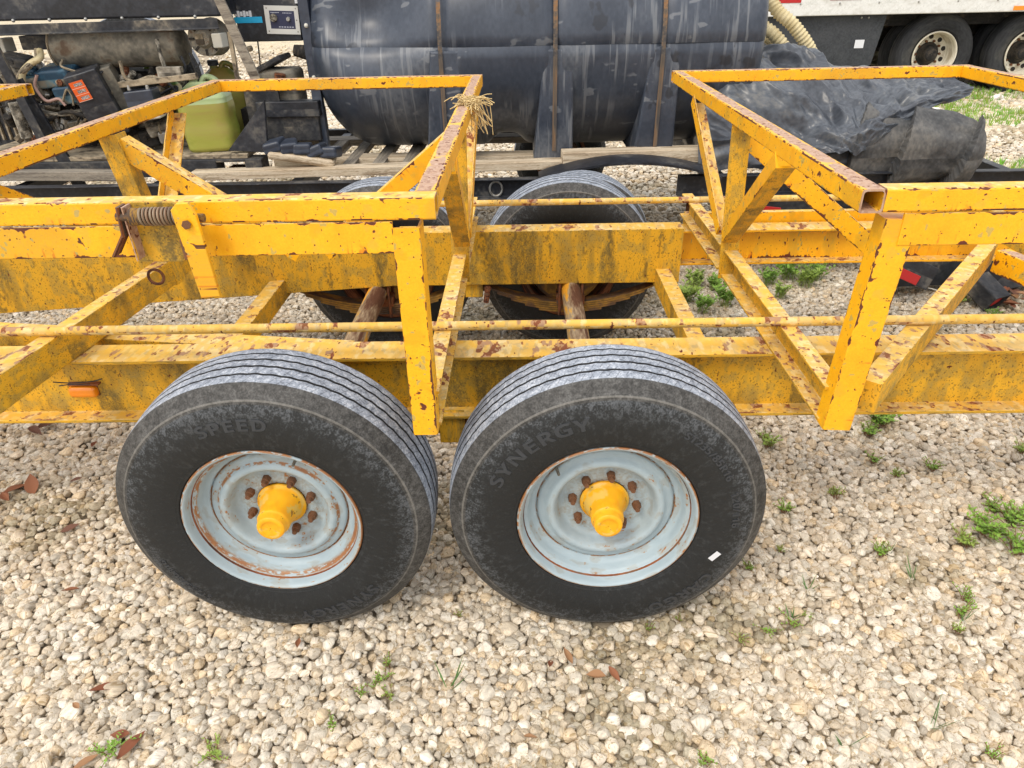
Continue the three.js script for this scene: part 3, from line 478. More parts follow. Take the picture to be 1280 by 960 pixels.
  // amber marker lamp on the near beam with its loose wires
  {
    const c = at(105, 489, 'z', -0.405), g = new RoundedBoxGeometry(0.082, 0.036, 0.026, 5, 0.0125); g.translate(c.x, c.y, c.z); part('marker_lamp', g, M.amber, tp);
    part('lamp_base', merge([rbox(0.082, 0.034, 0.006, 0.002, [c.x, c.y, c.z - 0.006]), rbox(0.09, 0.006, 0.02, 0.002, [c.x + 0.01, c.y + 0.026, c.z])]), M.rustSteel, tp);
    for (const g of [tube([[c.x - 0.04, c.y + 0.06, c.z + 0.05], [c.x - 0.01, c.y + 0.045, c.z + 0.03], [c.x + 0.06, c.y + 0.05, c.z + 0.03], [c.x + 0.09, c.y + 0.06, c.z + 0.035]], 0.0018, 24, 6), tube([[c.x - 0.05, c.y + 0.03, c.z + 0.02], [c.x - 0.01, c.y + 0.04, c.z + 0.03], [c.x + 0.04, c.y + 0.035, c.z + 0.02]], 0.0018, 20, 6)]) part('lamp_wire', g, M.blackDusty, tp);
  }
  // spring latch on the left rack
  {
    const z = 0.004, L = (x, y, zz = z) => at(x, y, 'z', zz);
    const plate = (pts, zz, d, mat, name, up) => { const q = pts.map(p => L(p[0], p[1], zz)); const sh = new THREE.Shape(q.map(p => new THREE.Vector2(p.x, p.y))); let g = new THREE.ExtrudeGeometry(sh, { depth: d, bevelEnabled: true, bevelSize: 0.001, bevelThickness: 0.001, bevelSegments: 1 }); g = uvMetres(g); const uv = g.attributes.uv; if (mat === Y) { const P = g.attributes.position; for (let i = 0; i < uv.count; i++) { const x = P.getX(i), y = P.getY(i); if (up === 2) uv.setXY(i, x * 0.5 + 0.36, (2.03 + 0.94 * clamp((y - 1.05) / 0.14)) / 4); else uv.setXY(i, y * 0.5 + 0.21, (0.03 + 0.94 * clamp((x + 0.33 * (y - 1.18) - q[0].x) / 0.05 + 0.1)) / 4); } } g.translate(0, 0, zz); return part(name, g, mat, tp); };
    plate([[150, 252], [160, 258], [178, 325], [230, 325], [238, 318], [228, 280], [226, 256], [214, 252]], 0.003, 0.006, Y, 'latch_plate', 2);
    const lp = (x, y, zz) => { const p = L(x, y, zz); return [p.x, p.y, p.z]; };
    part('latch_side', bar(rect(0.004, 0.04), null, lp(158, 256, 0.02), lp(178, 322, 0.02), [0, 0, 1], { strips: { side: 3, top: 3, bottom: 3 } }), Y, tp);
    part('latch_hook', merge([bar(rect(0.005, 0.03), null, lp(150, 257, 0.028), lp(158, 294, 0.028), [0, 0, 1]), bar(rect(0.005, 0.03), null, lp(157, 292, 0.028), lp(146, 318, 0.028), [0, 0, 1])]), M.rustSteel, tp);
    const s0 = L(166, 271, 0.035), s1 = L(222, 273, 0.035);
    part('latch_pin', merge([cyl([s0.x - 0.03, s0.y, s0.z], [s1.x + 0.05, s1.y, s1.z], 0.008, 0.008, 14), cyl([s0.x - 0.002, s0.y, s0.z], [s0.x + 0.016, s0.y, s0.z], 0.017, 0.015, 18)]), M.drum, tp);
    const pts = []; for (let i = 0; i <= 264; i++) { const t = i / 264, a = t * 11 * 2 * Math.PI; pts.push(V3(lerp(s0.x + 0.018, s1.x + 0.012, t), s0.y + 0.0145 * Math.cos(a), s0.z + 0.0145 * Math.sin(a))); }
    part('coil_spring', new THREE.TubeGeometry(new THREE.CatmullRomCurve3(pts), 330, 0.0029, 7, false), noiseMat([[96, 80, 64], [150, 134, 112], [110, 70, 46]], { seed: 26, roughness: 0.6, metalness: 0.3 }), tp);
    plate([[216, 262], [222, 254], [236, 253], [246, 268], [276, 368], [254, 370]], 0.05, 0.007, Y, 'latch_handle', 0);
    part('handle_bolt', cyl(lp(233, 281, 0.056), lp(233, 281, 0.066), 0.009, 0.008, 6), M.nut, tp);
    plate([[226, 300], [232, 298], [239, 322], [233, 324]], 0.045, 0.004, M.rustSteel, 'latch_rib', 0);
    const rg = L(195, 346, -0.02); part('ring', place(new THREE.TorusGeometry(0.0155, 0.003, 8, 24), [rg.x, rg.y, rg.z]), M.rustSteel, tp);
  }
}

/* ------------------------------------------------ straw caught on the left rack */
{
  const r = rng(5), c = at(588, 128, 'y', 1.19), L = [];
  for (let i = 0; i < 110; i++) {
    const a = r() * 6.28, l = 0.025 + 0.05 * r(), p = V3(c.x + (r() - 0.5) * 0.06, 1.187 + 0.015 * r(), c.z + (r() - 0.5) * 0.09), d = V3(Math.cos(a), -0.35 + 0.6 * r(), Math.sin(a)).multiplyScalar(l), m = p.clone().addScaledVector(d, 0.5); m.y += 0.012 * r();
    if (i % 4 === 0) d.set((r() - 0.3) * 0.05 + 0.03, -0.05 - 0.05 * r(), (r() - 0.2) * 0.05);
    L.push(tube([p, m, p.clone().add(d)], 0.0011 + 0.0008 * r(), 3, 4));
  }
  single('straw_tuft', merge(L), noiseMat([[196, 168, 112], [220, 198, 148], [170, 138, 84]], { seed: 31, roughness: 0.9 }), 'tuft of dry straw caught on the rusty top tube of the yellow trailer', 'straw');
}

/* ------------------------------------------------ the black flat trailer behind, and what it carries */
const bt = thing('black_trailer', 'black steel flat trailer parked behind the yellow one, carrying the tank', 'trailer', [0, 0, -3.2]);
{
  const add = (n, g, m = M.black) => part(n, g, m, bt);
  const pc = (prof, p0, p1, up = [0, 1, 0], r = 0.003) => uvMetres(bar(prof, null, p0, p1, up, { r }));
  add('frame_channel', pc(chan(0.055, 0.11, 0.007).map(([a, b]) => [a, b]), [-4.6, 0.49, -2.53], [0.66, 0.49, -2.53]), M.black);
  add('frame_channel', pc(chan(0.055, 0.11, 0.007), [1.05, 0.49, -2.53], [3.0, 0.49, -2.53]));
  add('frame_channel', pc(chan(0.055, 0.11, 0.007).map(([a, b]) => [-a, b]), [-4.6, 0.49, -4.0], [3.0, 0.49, -4.0]));
  for (let i = 0; i < 10; i++) { const x = -4.2 + i * 0.78; add('deck_crossmember', boxBetween(x, x + 0.06, 0.5, 0.58, -2.6, -3.98, 0.004)); }
  { // fender over the wheel
    const pts = []; for (let i = 0; i <= 20; i++) { const t = i / 20; pts.push([lerp(0.3, 1.26, t), 0.605 + 0.085 * Math.sin(Math.PI * t) ** 0.8]); }
    const sh = new THREE.Shape(pts.map(p => new THREE.Vector2(...p)).concat(pts.slice().reverse().map(p => new THREE.Vector2(p[0], p[1] - 0.012)))); const g = new THREE.ExtrudeGeometry(sh, { depth: 0.2, bevelEnabled: false }); g.translate(0, 0, -2.62); add('fender', uvMetres(toCreasedNormals(g, 0.5)));
  }
  for (const [x, z, t] of [[0.50, -2.09, 0], [0.50, -4.35, Math.PI]]) { const w = wheel(bt, x, 0.345, z, t, { rim: 1, spin: 2 }); w.scale.set(0.9, 0.9, 0.9); }
  add('axle', cyl([0.50, 0.345, -2.25], [0.50, 0.345, -4.2], 0.04), M.darkIron);
  { const p = at(620, 236, 'z', -2.515), g = new THREE.TorusGeometry(0.034, 0.006, 8, 28); g.scale(1, 1.15, 1); g.translate(p.x, p.y, p.z); add('tie_ring', g, M.metal); }
  { // rusty cap plate and hub lump behind the fender
    const p = at(868, 243, 'y', 0.42); add('stake_plate', place(new THREE.CylinderGeometry(0.07, 0.07, 0.018, 9), [p.x, p.y, p.z], [0.1, 0.3, 0.05]), M.dusty); add('stake', cyl([p.x, 0.02, p.z], [p.x, p.y, p.z], 0.045, 0.04), M.rustSteel);
  }
  // black rear beam hanging low at the right with its red reflector
  const q = (x, y, z) => { const p = at(x, y, 'z', z); return [p.x, p.y, p.z]; };
  add('rear_beam', pc(rect(0.12, 0.15), q(1098, 338, -2.25), q(1310, 330, -2.35)), M.black);
  add('rear_plate', place(rbox(0.62, 0.30, 0.02, 0.004), [...q(1020, 276, -2.5)], [0.1, 0, 0]), M.black);
  { const p = q(1132, 344, -2.06), g = rbox(0.15, 0.05, 0.006, 0.002); place(g, p, [-0.2, 0, -0.42]); add('red_reflector', g, M.red); add('reflector_bracket', place(rbox(0.26, 0.12, 0.03, 0.004), [p[0] + 0.03, p[1] + 0.02, p[2] - 0.03], [-0.2, 0, -0.42]), M.black); }
  { const p = q(962, 262, -2.2), g = rbox(0.11, 0.03, 0.006, 0.002); place(g, p, [0, 0, -0.12]); add('red_reflector', g, M.red); }
}
{ // fallen tail lamp housing
  const p = at(1218, 352, 'y', 0.12), q = at(1246, 380, 'y', 0.05), t = thing('tail_lamp_tube', 'black tube housing with a red lamp end lying on the gravel beside the leaves', 'lamp', [q.x, 0, q.z]);
  part('housing', uvMetres(bar(rect(0.12, 0.10), rect(0.1, 0.085), [p.x, 0.13, p.z], [q.x, 0.055, q.z], [0, 1, 0], { r: 0.012 })), M.blackDusty, t);
  const d = V3(q.x - p.x, -0.075, q.z - p.z).normalize(); part('red_lens', cyl([q.x - d.x * 0.03, 0.055 - d.y * 0.03, q.z - d.z * 0.03], [q.x - d.x * 0.012, 0.055 - d.y * 0.012, q.z - d.z * 0.012], 0.042, 0.038), M.red, t);
  const c = at(1200, 352, 'y', 0.16); part('wire_ring', place(new THREE.TorusGeometry(0.034, 0.003, 6, 24), [c.x, 0.15, c.z + 0.02], [0.5, 0.3, 0]), M.metal, t);
  part('wire', tube([at(1160, 360, 'y', 0.1), at(1185, 364, 'y', 0.09), at(1203, 346, 'y', 0.17)], 0.003, 20, 6), M.whitePlastic, t);
}
{ // black mud flap with a pale sticker, leaning at the right edge
  const c = at(1252, 336, 'y', 0.16), t = thing('mud_flap', 'bent black mud flap with a small pale sticker near the leaf litter', 'mud flap', [c.x, 0, c.z]);
  const g = uvMetres(new THREE.PlaneGeometry(0.5, 0.3, 16, 8)), p = g.attributes.position; for (let i = 0; i < p.count; i++) p.setZ(i, 0.06 * Math.sin(p.getX(i) * 8) + 0.03 * p.getY(i));
  const g2 = g.clone(); g2.translate(0, 0, -0.012); const mg = merge([g, g2]); mg.computeVertexNormals(); place(mg, [c.x + 0.02, 0.15, c.z - 0.1], [-0.5, 0.1, 0.22]); part('flap', mg, M.blackDusty, t);
  part('paper_sticker', place(rbox(0.07, 0.045, 0.002, 0.0005), [...at(1253, 330, 'y', 0.24).toArray()], [-0.4, 0.1, -0.1]), M.sticker, t);
}
/* planks */
function plank(p0, p1, w, h, mat, label, name = 'wooden_plank') {
  const a = V3(...p0), b = V3(...p1), L = a.distanceTo(b), g = new RoundedBoxGeometry(L, h, w, 2, 0.004), uv = uvMetres(g, 1); const r = rng(Math.floor(L * 1000));
  const p = uv.attributes.position; for (let i = 0; i < p.count; i++) p.setY(i, p.getY(i) + 0.006 * Math.sin(p.getX(i) * 2.3 + 1));
  const d = b.clone().sub(a).normalize(); uv.applyQuaternion(new THREE.Quaternion().setFromUnitVectors(V3(1, 0, 0), d)); const c = a.add(b).multiplyScalar(0.5); uv.translate(c.x, c.y, c.z);
  return single(name, uv, mat, label, 'plank', 'timber on the black trailer');
}
{
  const q = (x, y, h) => { const p = at(x, y, 'y', h); return [p.x, h, p.z]; };
  plank([-1.62, 0.625, -2.62], [0.46, 0.632, -2.70], 0.1, 0.045, M.wood, 'long pale plank lying on the black trailer in front of the tank');
  plank([0.43, 0.672, -2.665], [1.72, 0.662, -2.74], 0.12, 0.07, M.wood, 'thick pale squared timber under the tank foot beside the tarp');
  plank([-1.25, 0.622, -2.95], [1.5, 0.622, -2.95], 0.14, 0.04, M.wood, 'pale plank running under the middle of the black tank');
  plank([-1.25, 0.622, -3.5], [1.5, 0.622, -3.5], 0.14, 0.04, M.oldWood, 'grey plank under the back of the black tank');
  plank([-2.75, 0.63, -2.66], [-2.0, 0.625, -2.6], 0.09, 0.05, M.oldWood, 'short weathered block of timber under the engine skid');
  for (let i = 0; i < 4; i++) plank([-0.95 + i * 0.17, 0.618, -2.72], [-0.95 + i * 0.17, 0.618, -3.4], 0.07, 0.035, M.oldWood, 'short grey pallet slat between the skid and the tank');
}
/* the black poly tank */
{
  const X0 = -1.0, X1 = 1.53, yc = 1.225, zc = -3.29, R = 0.585, t = thing('water_tank', 'large dented blue-black plastic tank lying on its side with moulded legs', 'tank', [(X0 + X1) / 2, 0.64, zc]);
  const NX = 150, NA = 128, pos = [], uv = [], idx = [];
  const legX = [-0.21, 0.39, 0.95];
  for (let i = 0; i <= NX; i++) for (let j = 0; j <= NA; j++) {
    const f = i / NX, e = Math.min(f, 1 - f), edge = 0.14, x = lerp(X0, X1, f < edge ? edge * (1 - Math.cos(f / edge * Math.PI / 2)) : f > 1 - edge ? 1 - edge * (1 - Math.cos((1 - f) / edge * Math.PI / 2)) : f);
    const d = Math.min(x - X0, X1 - x), ed = x < 0 ? 0.42 : 0.1, k = d < ed ? Math.pow(Math.max(0, 1 - (1 - d / ed) ** 2.6), 1 / 2.6) : 1, a = j / NA * 2 * Math.PI;
    let r = R * (i === 0 || i === NX ? 0 : Math.max(k, 0.001)); const cy = Math.sin(a), cz = Math.cos(a);
    const dd = Math.hypot((x + 0.62) / 0.36, (a > Math.PI ? a - 2 * Math.PI : a) / 0.62 - 0.55); r -= 0.2 * Math.exp(-dd * dd * 1.6) * k;      // big dent
    r -= 0.012 * Math.exp(-((((a > Math.PI ? a - 2 * Math.PI : a)) / 0.03) ** 2));       // mould seam
    for (const lx of legX) r -= 0.018 * Math.exp(-(((x - lx) / 0.03) ** 2));            // strap grooves
    const low = Math.max(0, -cy); r += 0.02 * low * (fbm(x * 3 + 20, a * 3, 999, 7, 3) - 0.5) + 0.010 * (fbm(x * 2 + 10, a * 2.2, 999, 9, 3) - 0.5);
    r -= 0.07 * low * low * Math.exp(-(((x - 0.12) / 0.1) ** 4)) * step(0.3, 0.5, low);
    pos.push(x, yc + r * cy, zc + r * cz); uv.push(x * 0.37 + 0.4, a / 6.2832);
  }
  for (let i = 0; i < NX; i++) for (let j = 0; j < NA; j++) { const a = i * (NA + 1) + j, b = a + NA + 1; idx.push(a, a + 1, b, b, a + 1, b + 1); }
  part('shell', geoFrom(pos, null, uv, idx), M.shell, t);
  for (const lx of legX) {
    const sh = new THREE.Shape([[-0.11, 0.655], [0.08, 0.655], [0.075, yc - 0.03], [-0.055, yc - 0.03]].map(p => new THREE.Vector2(...p)));
    const g = new THREE.ExtrudeGeometry(sh, { depth: 1.075, bevelEnabled: true, bevelSize: 0.014, bevelThickness: 0.014, bevelSegments: 3 }); g.translate(lx + 0.01, 0, zc - 0.5375); const p = g.attributes.position; for (let i = 0; i < p.count; i++) { const tt = (p.getY(i) - 0.65) / 0.57; p.setZ(i, zc + (p.getZ(i) - zc) * (1.0 + 0.05 * tt)); }
    g.computeVertexNormals(); part('leg', uvMetres(toCreasedNormals(g, 0.6), 0.4), M.shell, t);
    const sp = [], si = []; let n = 0; const pth = []; for (let k = -18; k <= 36; k++) { const a = k < 0 ? null : k / 36 * Math.PI; if (a === null) continue; pth.push([yc + (R + 0.004) * Math.sin(a), zc + (R - 0.002) * Math.cos(a)]); }
    pth.unshift([yc - 0.06, zc + R + 0.006]); pth.unshift([0.69, zc + R - 0.022]); pth.push([yc - 0.06, zc - R], [0.69, zc - R + 0.008]);
    const g2 = []; const w = 0.011; for (const [y, z] of pth) { sp.push(lx - w, y, z, lx + w, y, z); g2.push(0, n * 0.1, 0.03, n * 0.1); if (n) si.push(n * 2 - 2, n * 2 - 1, n * 2, n * 2 - 1, n * 2 + 1, n * 2); n++; }
    part('steel_strap', geoFrom(sp, null, g2, si), M.strap, t);
  }
}
/* corrugated suction hose coiled at the tank's end */
{
  const q = (x, y, z) => at(x, y, 'z', z);
  const C = new THREE.CatmullRomCurve3([q(958, -40, -3.45), q(968, 8, -3.35), q(992, 32, -3.3), q(1012, 62, -3.3), q(1016, 80, -3.35), q(1004, 84, -3.55), q(985, 66, -3.7), q(968, 52, -3.75), q(954, 44, -3.7), q(946, 60, -3.5), q(960, 74, -3.4), q(976, 80, -3.35), q(982, 66, -3.3), q(968, 44, -3.3), q(948, 30, -3.35)]);
  const N = 520, fr = C.computeFrenetFrames(N), pos = [], uv = [], idx = [], RS = 14, L = C.getLength();
  for (let i = 0; i <= N; i++) { const p = C.getPointAt(i / N), r = 0.036 + 0.0035 * Math.sin(i / N * L / 0.022 * 2 * Math.PI); for (let j = 0; j <= RS; j++) { const a = j / RS * 6.2832; const v = p.clone().addScaledVector(fr.normals[i], Math.cos(a) * r).addScaledVector(fr.binormals[i], Math.sin(a) * r); pos.push(v.x, v.y, v.z); uv.push(i / N * L, j / RS * 0.2); } }
  for (let i = 0; i < N; i++) for (let j = 0; j < RS; j++) { const a = i * (RS + 1) + j, b = a + RS + 1; idx.push(a, b, a + 1, b, b + 1, a + 1); }
  single('suction_hose', geoFrom(pos, null, uv, idx), M.hose, 'cream corrugated suction hose coiled at the end of the black tank', 'hose');
  single('wood_offcut', boxBetween(1.98, 2.18, 0.86, 0.99, -3.55, -3.5, 0.004), M.wood, 'small pale wooden board end standing beside the cream hose', 'board');
}
/* tarpaulin heap and rolled liner */
{
  const q = (x, y, z) => at(x, y, 'z', z);
  const rows = [ // from the front hem over the ridge to the back
    [q(872, 210, -2.62), q(930, 205, -2.6), q(985, 205, -2.55), q(1030, 200, -2.5), q(1062, 196, -2.46), q(1090, 182, -2.5), q(1122, 162, -2.6), q(1162, 141, -2.7), q(1212, 119, -2.75)],
    [q(874, 150, -2.68), q(930, 152, -2.64), q(985, 160, -2.6), q(1030, 165, -2.56), q(1064, 170, -2.52), q(1092, 158, -2.56), q(1126, 144, -2.66), q(1166, 129, -2.76), q(1216, 112, -2.8)],
    [q(880, 112, -2.8), q(935, 108, -2.78), q(990, 122, -2.74), q(1035, 128, -2.74), q(1070, 130, -2.74), q(1098, 126, -2.78), q(1134, 120, -2.86), q(1172, 114, -2.9), q(1214, 109, -2.86)],
    [q(892, 86, -3.0), q(940, 72, -3.0), q(985, 74, -3.0), q(1030, 86, -3.0), q(1072, 96, -3.0), q(1100, 98, -3.02), q(1138, 100, -3.05), q(1176, 103, -3.05), q(1208, 107, -2.95)],
    [q(900, 80, -3.3), q(945, 64, -3.3), q(985, 66, -3.3), q(1025, 78, -3.3), q(1064, 88, -3.3), q(1092, 92, -3.3), q(1128, 97, -3.25), q(1160, 101, -3.2), q(1190, 106, -3.05)],
    [V3(1.4, 0.62, -3.75), V3(1.65, 0.62, -3.8), V3(1.9, 0.62, -3.8), V3(2.1, 0.62, -3.75), V3(2.3, 0.62, -3.7), V3(2.45, 0.64, -3.6), V3(2.6, 0.7, -3.5), V3(2.75, 0.8, -3.35), V3(2.8, 0.9, -3.15)]];
  const curves = rows.map(r => new THREE.CatmullRomCurve3(r)), NU = 170, NV = 110, pos = [], uv = [], idx = [];
  const grid = []; for (let i = 0; i <= NU; i++) { const col = new THREE.CatmullRomCurve3(curves.map(c => c.getPoint(i / NU))); const line = []; for (let j = 0; j <= NV; j++) line.push(col.getPoint(j / NV)); grid.push(line); }
  for (let i = 0; i <= NU; i++) for (let j = 0; j <= NV; j++) {
    const p = grid[i][j].clone(), u = i / NU, v = j / NV; const n = V3(0, 0.75, 0.6), rid = s => 1 - Math.abs(2 * fbm(u * 5 * s + v * 3.4 * s + 40, v * 2.2 * s - u * 1.6 * s + 60, 9999, 13 + s, 3) - 1);
    let h = 0.13 * (rid(1) - 0.66) + 0.06 * (rid(2.3) - 0.68) + 0.012 * (rid(5) - 0.7); const ed = Math.min(1, Math.min(u, 1 - u) * 10); h *= 0.3 + 0.7 * ed;
    p.addScaledVector(n, h); pos.push(p.x, p.y, p.z); uv.push(u * 1.6, v * 1.6);
  }
  for (let i = 0; i < NU; i++) for (let j = 0; j < NV; j++) { const a = i * (NV + 1) + j, b = a + NV + 1; idx.push(a, b, a + 1, b, b + 1, a + 1); }
  single('tarpaulin', geoFrom(pos, null, uv, idx), M.tarp, 'crumpled black plastic tarpaulin heaped at the right end of the tank', 'tarpaulin');
  // rolled liner under it: flattened roll of wrapped layers
  const A = q(1050, 186, -2.75), B = q(1226, 190, -2.55), pos2 = [], uv2 = [], idx2 = [], N2 = 120, RS = 90; const ax = B.clone().sub(A), L = ax.length(); ax.normalize(); const up = V3(0, 1, 0), sd = ax.clone().cross(up).normalize();
  for (let i = 0; i <= N2; i++) {
    const f = i / N2, c = A.clone().addScaledVector(ax, f * L), cap = f > 0.86 ? Math.sqrt(Math.max(0, 1 - ((f - 0.86) / 0.14) ** 2)) : f < 0.05 ? f / 0.05 : 1;
    for (let j = 0; j <= RS; j++) {
      const a = j / RS * 2 * Math.PI, w = ((a / (2 * Math.PI) * 1 - f * 2.5 + 0.08 * Math.sin(f * 9)) % 1 + 1) % 1;          // diagonal wrap edges
      let r = 0.238 * (0.25 + 0.75 * cap) * (1 - 0.14 * f) * (0.74 + 0.3 * w) + 0.022 * (fbm(j / RS * 12, f * 9 + 3 + 3 * w, 12, 4, 4) - 0.5) * 2;
      if (f > 0.93) r *= 0.9 + 0.1 * Math.sin(a * 3 + 1);
      const p = c.clone().addScaledVector(sd, Math.cos(a) * r * 1.1).addScaledVector(up, Math.sin(a) * r * 1.0); p.y = Math.max(p.y, 0.45); pos2.push(p.x, p.y, p.z); uv2.push(f * 1, a * 0.2);
    }
  }
  for (let i = 0; i < N2; i++) for (let j = 0; j < RS; j++) { const a = i * (RS + 1) + j, b = a + RS + 1; idx2.push(a, b, a + 1, b, b + 1, a + 1); }
  single('rolled_liner', geoFrom(pos2, null, uv2, idx2), M.tarpOld, 'grey rolled-up fabric liner tucked under the black tarpaulin', 'liner roll');
  // dark folded sheet under the heap and on the trailer's end
  single('folded_sheet', (() => { const g = new THREE.BoxGeometry(1.0, 0.16, 0.75, 60, 8, 30), p = g.attributes.position; for (let i = 0; i < p.count; i++) { const x = p.getX(i), y = p.getY(i), z = p.getZ(i), k = fbm(x * 6 + 9, z * 6 + y * 14 + 9, 9999, 3, 4) - 0.5; p.setXYZ(i, x + k * 0.05, y + k * 0.07, z + 0.05 * (fbm(x * 5 + 3, y * 22 + 5, 9999, 8, 3) - 0.5) * 2); } g.computeVertexNormals(); g.translate(1.72, 0.69, -2.92); return uvMetres(g); })(), M.tarp, 'stack of folded black sheeting under the tarpaulin heap', 'sheeting');
}

/* ------------------------------------------------ the engine skid on the black trailer, left of the tank */
const sk = thing('engine_skid', 'dusty black engine and pump unit with a long muffler on the black trailer', 'pump unit', [-1.95, 0.6, -3.1]);
{
  const q = (x, y, z) => { const p = at(x, y, 'z', z); return [p.x, p.y, p.z]; };
  const add = (n, g, m) => part(n, g, m, sk);
  const pxBox = (x0, y0, x1, y1, zf, depth, r = 0.006) => { const a = q(x0, y0, zf), b = q(x1, y1, zf); return boxBetween(a[0], b[0], b[1], a[1], zf, zf - depth, r); };
  // hood with its folded lip
  const hl = q(-90, 36, -2.72), hr = q(276, 36, -2.72);
  add('hood', boxBetween(hl[0], hr[0], 1.39, 1.95, -2.74, -3.5, 0.012), M.black);
  add('hood_lip', uvMetres(bar([[0, 0], [0.03, 0], [0.03, 0.006], [0.006, 0.006], [0.006, 0.05], [0, 0.05]].map(([a, b]) => [a, b]), null, [hl[0] - 0.2, 1.322, -2.70], [hr[0], 1.335, -2.70], [0, 1, 0], { r: 0.003 })), M.blackDusty);
  for (let i = 0; i < 7; i++) add('rivet', place(new THREE.SphereGeometry(0.009, 8, 6), [hl[0] + 0.45 + i * 0.19, 1.392, -2.735]), M.metal);
  // muffler with end flange, tail pipe
  const m0 = q(68, 62, -2.92), m1 = q(222, 56, -2.92);
  const mf = lathe([[0.001, 0], [0.07, 0.004], [0.095, 0.018], [0.102, 0.03], [0.102, 0.7], [0.097, 0.715], [0.07, 0.735], [0.001, 0.74]], 40); mf.rotateY(Math.PI / 2); mf.translate(m0[0], (m0[1] + m1[1]) / 2, -2.92); add('muffler', uvMetres(mf), M.muffler);
  add('muffler_band', place(new THREE.TorusGeometry(0.104, 0.006, 8, 36), [m0[0] + 0.03, (m0[1] + m1[1]) / 2, -2.92], [0, Math.PI / 2, 0]), M.dusty);
  add('heat_shield', pxBox(22, 45, 64, 62, -2.85, 0.2), M.blackDusty); add('side_box', pxBox(-6, 48, 8, 66, -2.85, 0.1), M.whitePlastic);
  add('exhaust_pipe', tube([q(196, 50, -2.8), q(200, 66, -2.76), q(205, 82, -2.75), q(206, 90, -2.76)], 0.011, 16, 8), M.cast);
  // alternator with slotted face, regulator box
  const al = q(256, 48, -2.82); add('alternator', merge([cyl([al[0], al[1], -2.95], [al[0], al[1], -2.81], 0.095, 0.085, 28), cyl([al[0], al[1], -2.81], [al[0], al[1], -2.79], 0.05, 0.035, 20)]), M.muffler);
  for (let i = 0; i < 8; i++) { const a = i / 8 * 6.283; add('vent_slot', place(rbox(0.03, 0.012, 0.012, 0.003), [al[0] + 0.067 * Math.cos(a), al[1] + 0.067 * Math.sin(a), -2.811], [0, 0, a]), M.darkIron); }
  add('regulator_box', pxBox(263, 42, 279, 60, -2.78, 0.09), M.whitePlastic);
  add('relay', pxBox(242, 42, 256, 56, -2.785, 0.03), M.dusty);
  // engine: block, blue valve covers, cast manifold, pumps
  add('engine_block', pxBox(40, 92, 215, 175, -3.0, 0.4, 0.02), M.darkIron);
  add('valve_cover', place(rbox(0.2, 0.09, 0.2, 0.015), q(78, 93, -2.85), [0.15, 0.05, 0.06]), M.blue); add('valve_cover', place(rbox(0.13, 0.09, 0.14, 0.012), q(90, 116, -2.8), [0.1, 0.05, 0.08]), M.blue);
  add('exhaust_flange', place(rbox(0.1, 0.035, 0.03, 0.01), q(82, 103, -2.75), [0, 0, 0.12]), M.dusty); for (const x of [75, 90]) add('flange_port', place(new THREE.CylinderGeometry(0.016, 0.016, 0.012, 14), q(x, 103 - (x - 75) * 0.13, -2.735), [1.5, 0, 0]), M.rustSteel);
  const rr = rng(77);
  for (const [x, y, w, h, d, m] of [[45, 108, 0.11, 0.1, 0.12, M.cast], [55, 118, 0.08, 0.07, 0.09, M.cast], [38, 92, 0.07, 0.06, 0.08, M.blue], [66, 130, 0.06, 0.06, 0.06, M.cast], [100, 124, 0.06, 0.05, 0.06, M.metal], [22, 76, 0.14, 0.06, 0.1, M.blackDusty], [14, 90, 0.1, 0.09, 0.1, M.cast], [24, 100, 0.07, 0.05, 0.08, M.dusty], [160, 100, 0.07, 0.04, 0.06, M.cast], [172, 104, 0.08, 0.05, 0.07, M.darkIron], [206, 128, 0.09, 0.04, 0.06, M.dusty], [200, 158, 0.14, 0.06, 0.12, M.cast], [210, 168, 0.1, 0.07, 0.1, M.metal], [188, 172, 0.1, 0.09, 0.08, M.darkIron]])
    add('casting', merge([place(rbox(w, h, d, 0.014), q(x, y, -2.82), [rr() * 0.4, rr() * 0.5, (rr() - 0.5) * 0.6]), ...[0, 1, 2].map(() => { const p = q(x + (rr() - 0.5) * 14, y + (rr() - 0.5) * 10, -2.8); return place(new THREE.CylinderGeometry(0.014, 0.017, 0.07, 10), p, [rr() * 3, 0, rr() * 3]); })]), m);
  for (let i = 0; i < 9; i++) { const p = q(48 + rr() * 60, 100 + rr() * 40, -2.77); add('bolt', place(new THREE.CylinderGeometry(0.008, 0.008, 0.02, 6), p, [1.3, 0, rr()]), M.metal); }
  // hoses
  const H = (pts, r, m, z = -2.72) => add('hose', tube(pts.map(p => V3(...q(p[0], p[1], p[2] ?? z))), r, 50, 9), m);
  H([[50, 63, -2.8], [50, 72, -2.76], [38, 80, -2.74], [28, 92], [28, 104]], 0.017, M.hose); H([[46, 62, -2.82], [46, 74, -2.78], [34, 84], [24, 96], [24, 106]], 0.014, M.dusty);
  H([[28, 104], [34, 120], [52, 138], [76, 143], [105, 138, -2.76]], 0.011, M.cast); H([[46, 94], [44, 108], [58, 126], [74, 124], [82, 132]], 0.008, new THREE.MeshStandardMaterial({ color: 0xa88a80, roughness: 0.7 }));
  H([[92, 132], [90, 120], [84, 112], [78, 128]], 0.006, M.dusty); H([[150, 76], [156, 96], [166, 102], [190, 96], [205, 100]], 0.009, M.dusty); H([[60, 150], [84, 140], [110, 146]], 0.012, M.darkIron);
  H([[226, 70], [232, 84], [228, 96]], 0.006, M.black, -2.78); H([[236, 66], [246, 84], [250, 78]], 0.004, M.black, -2.78);
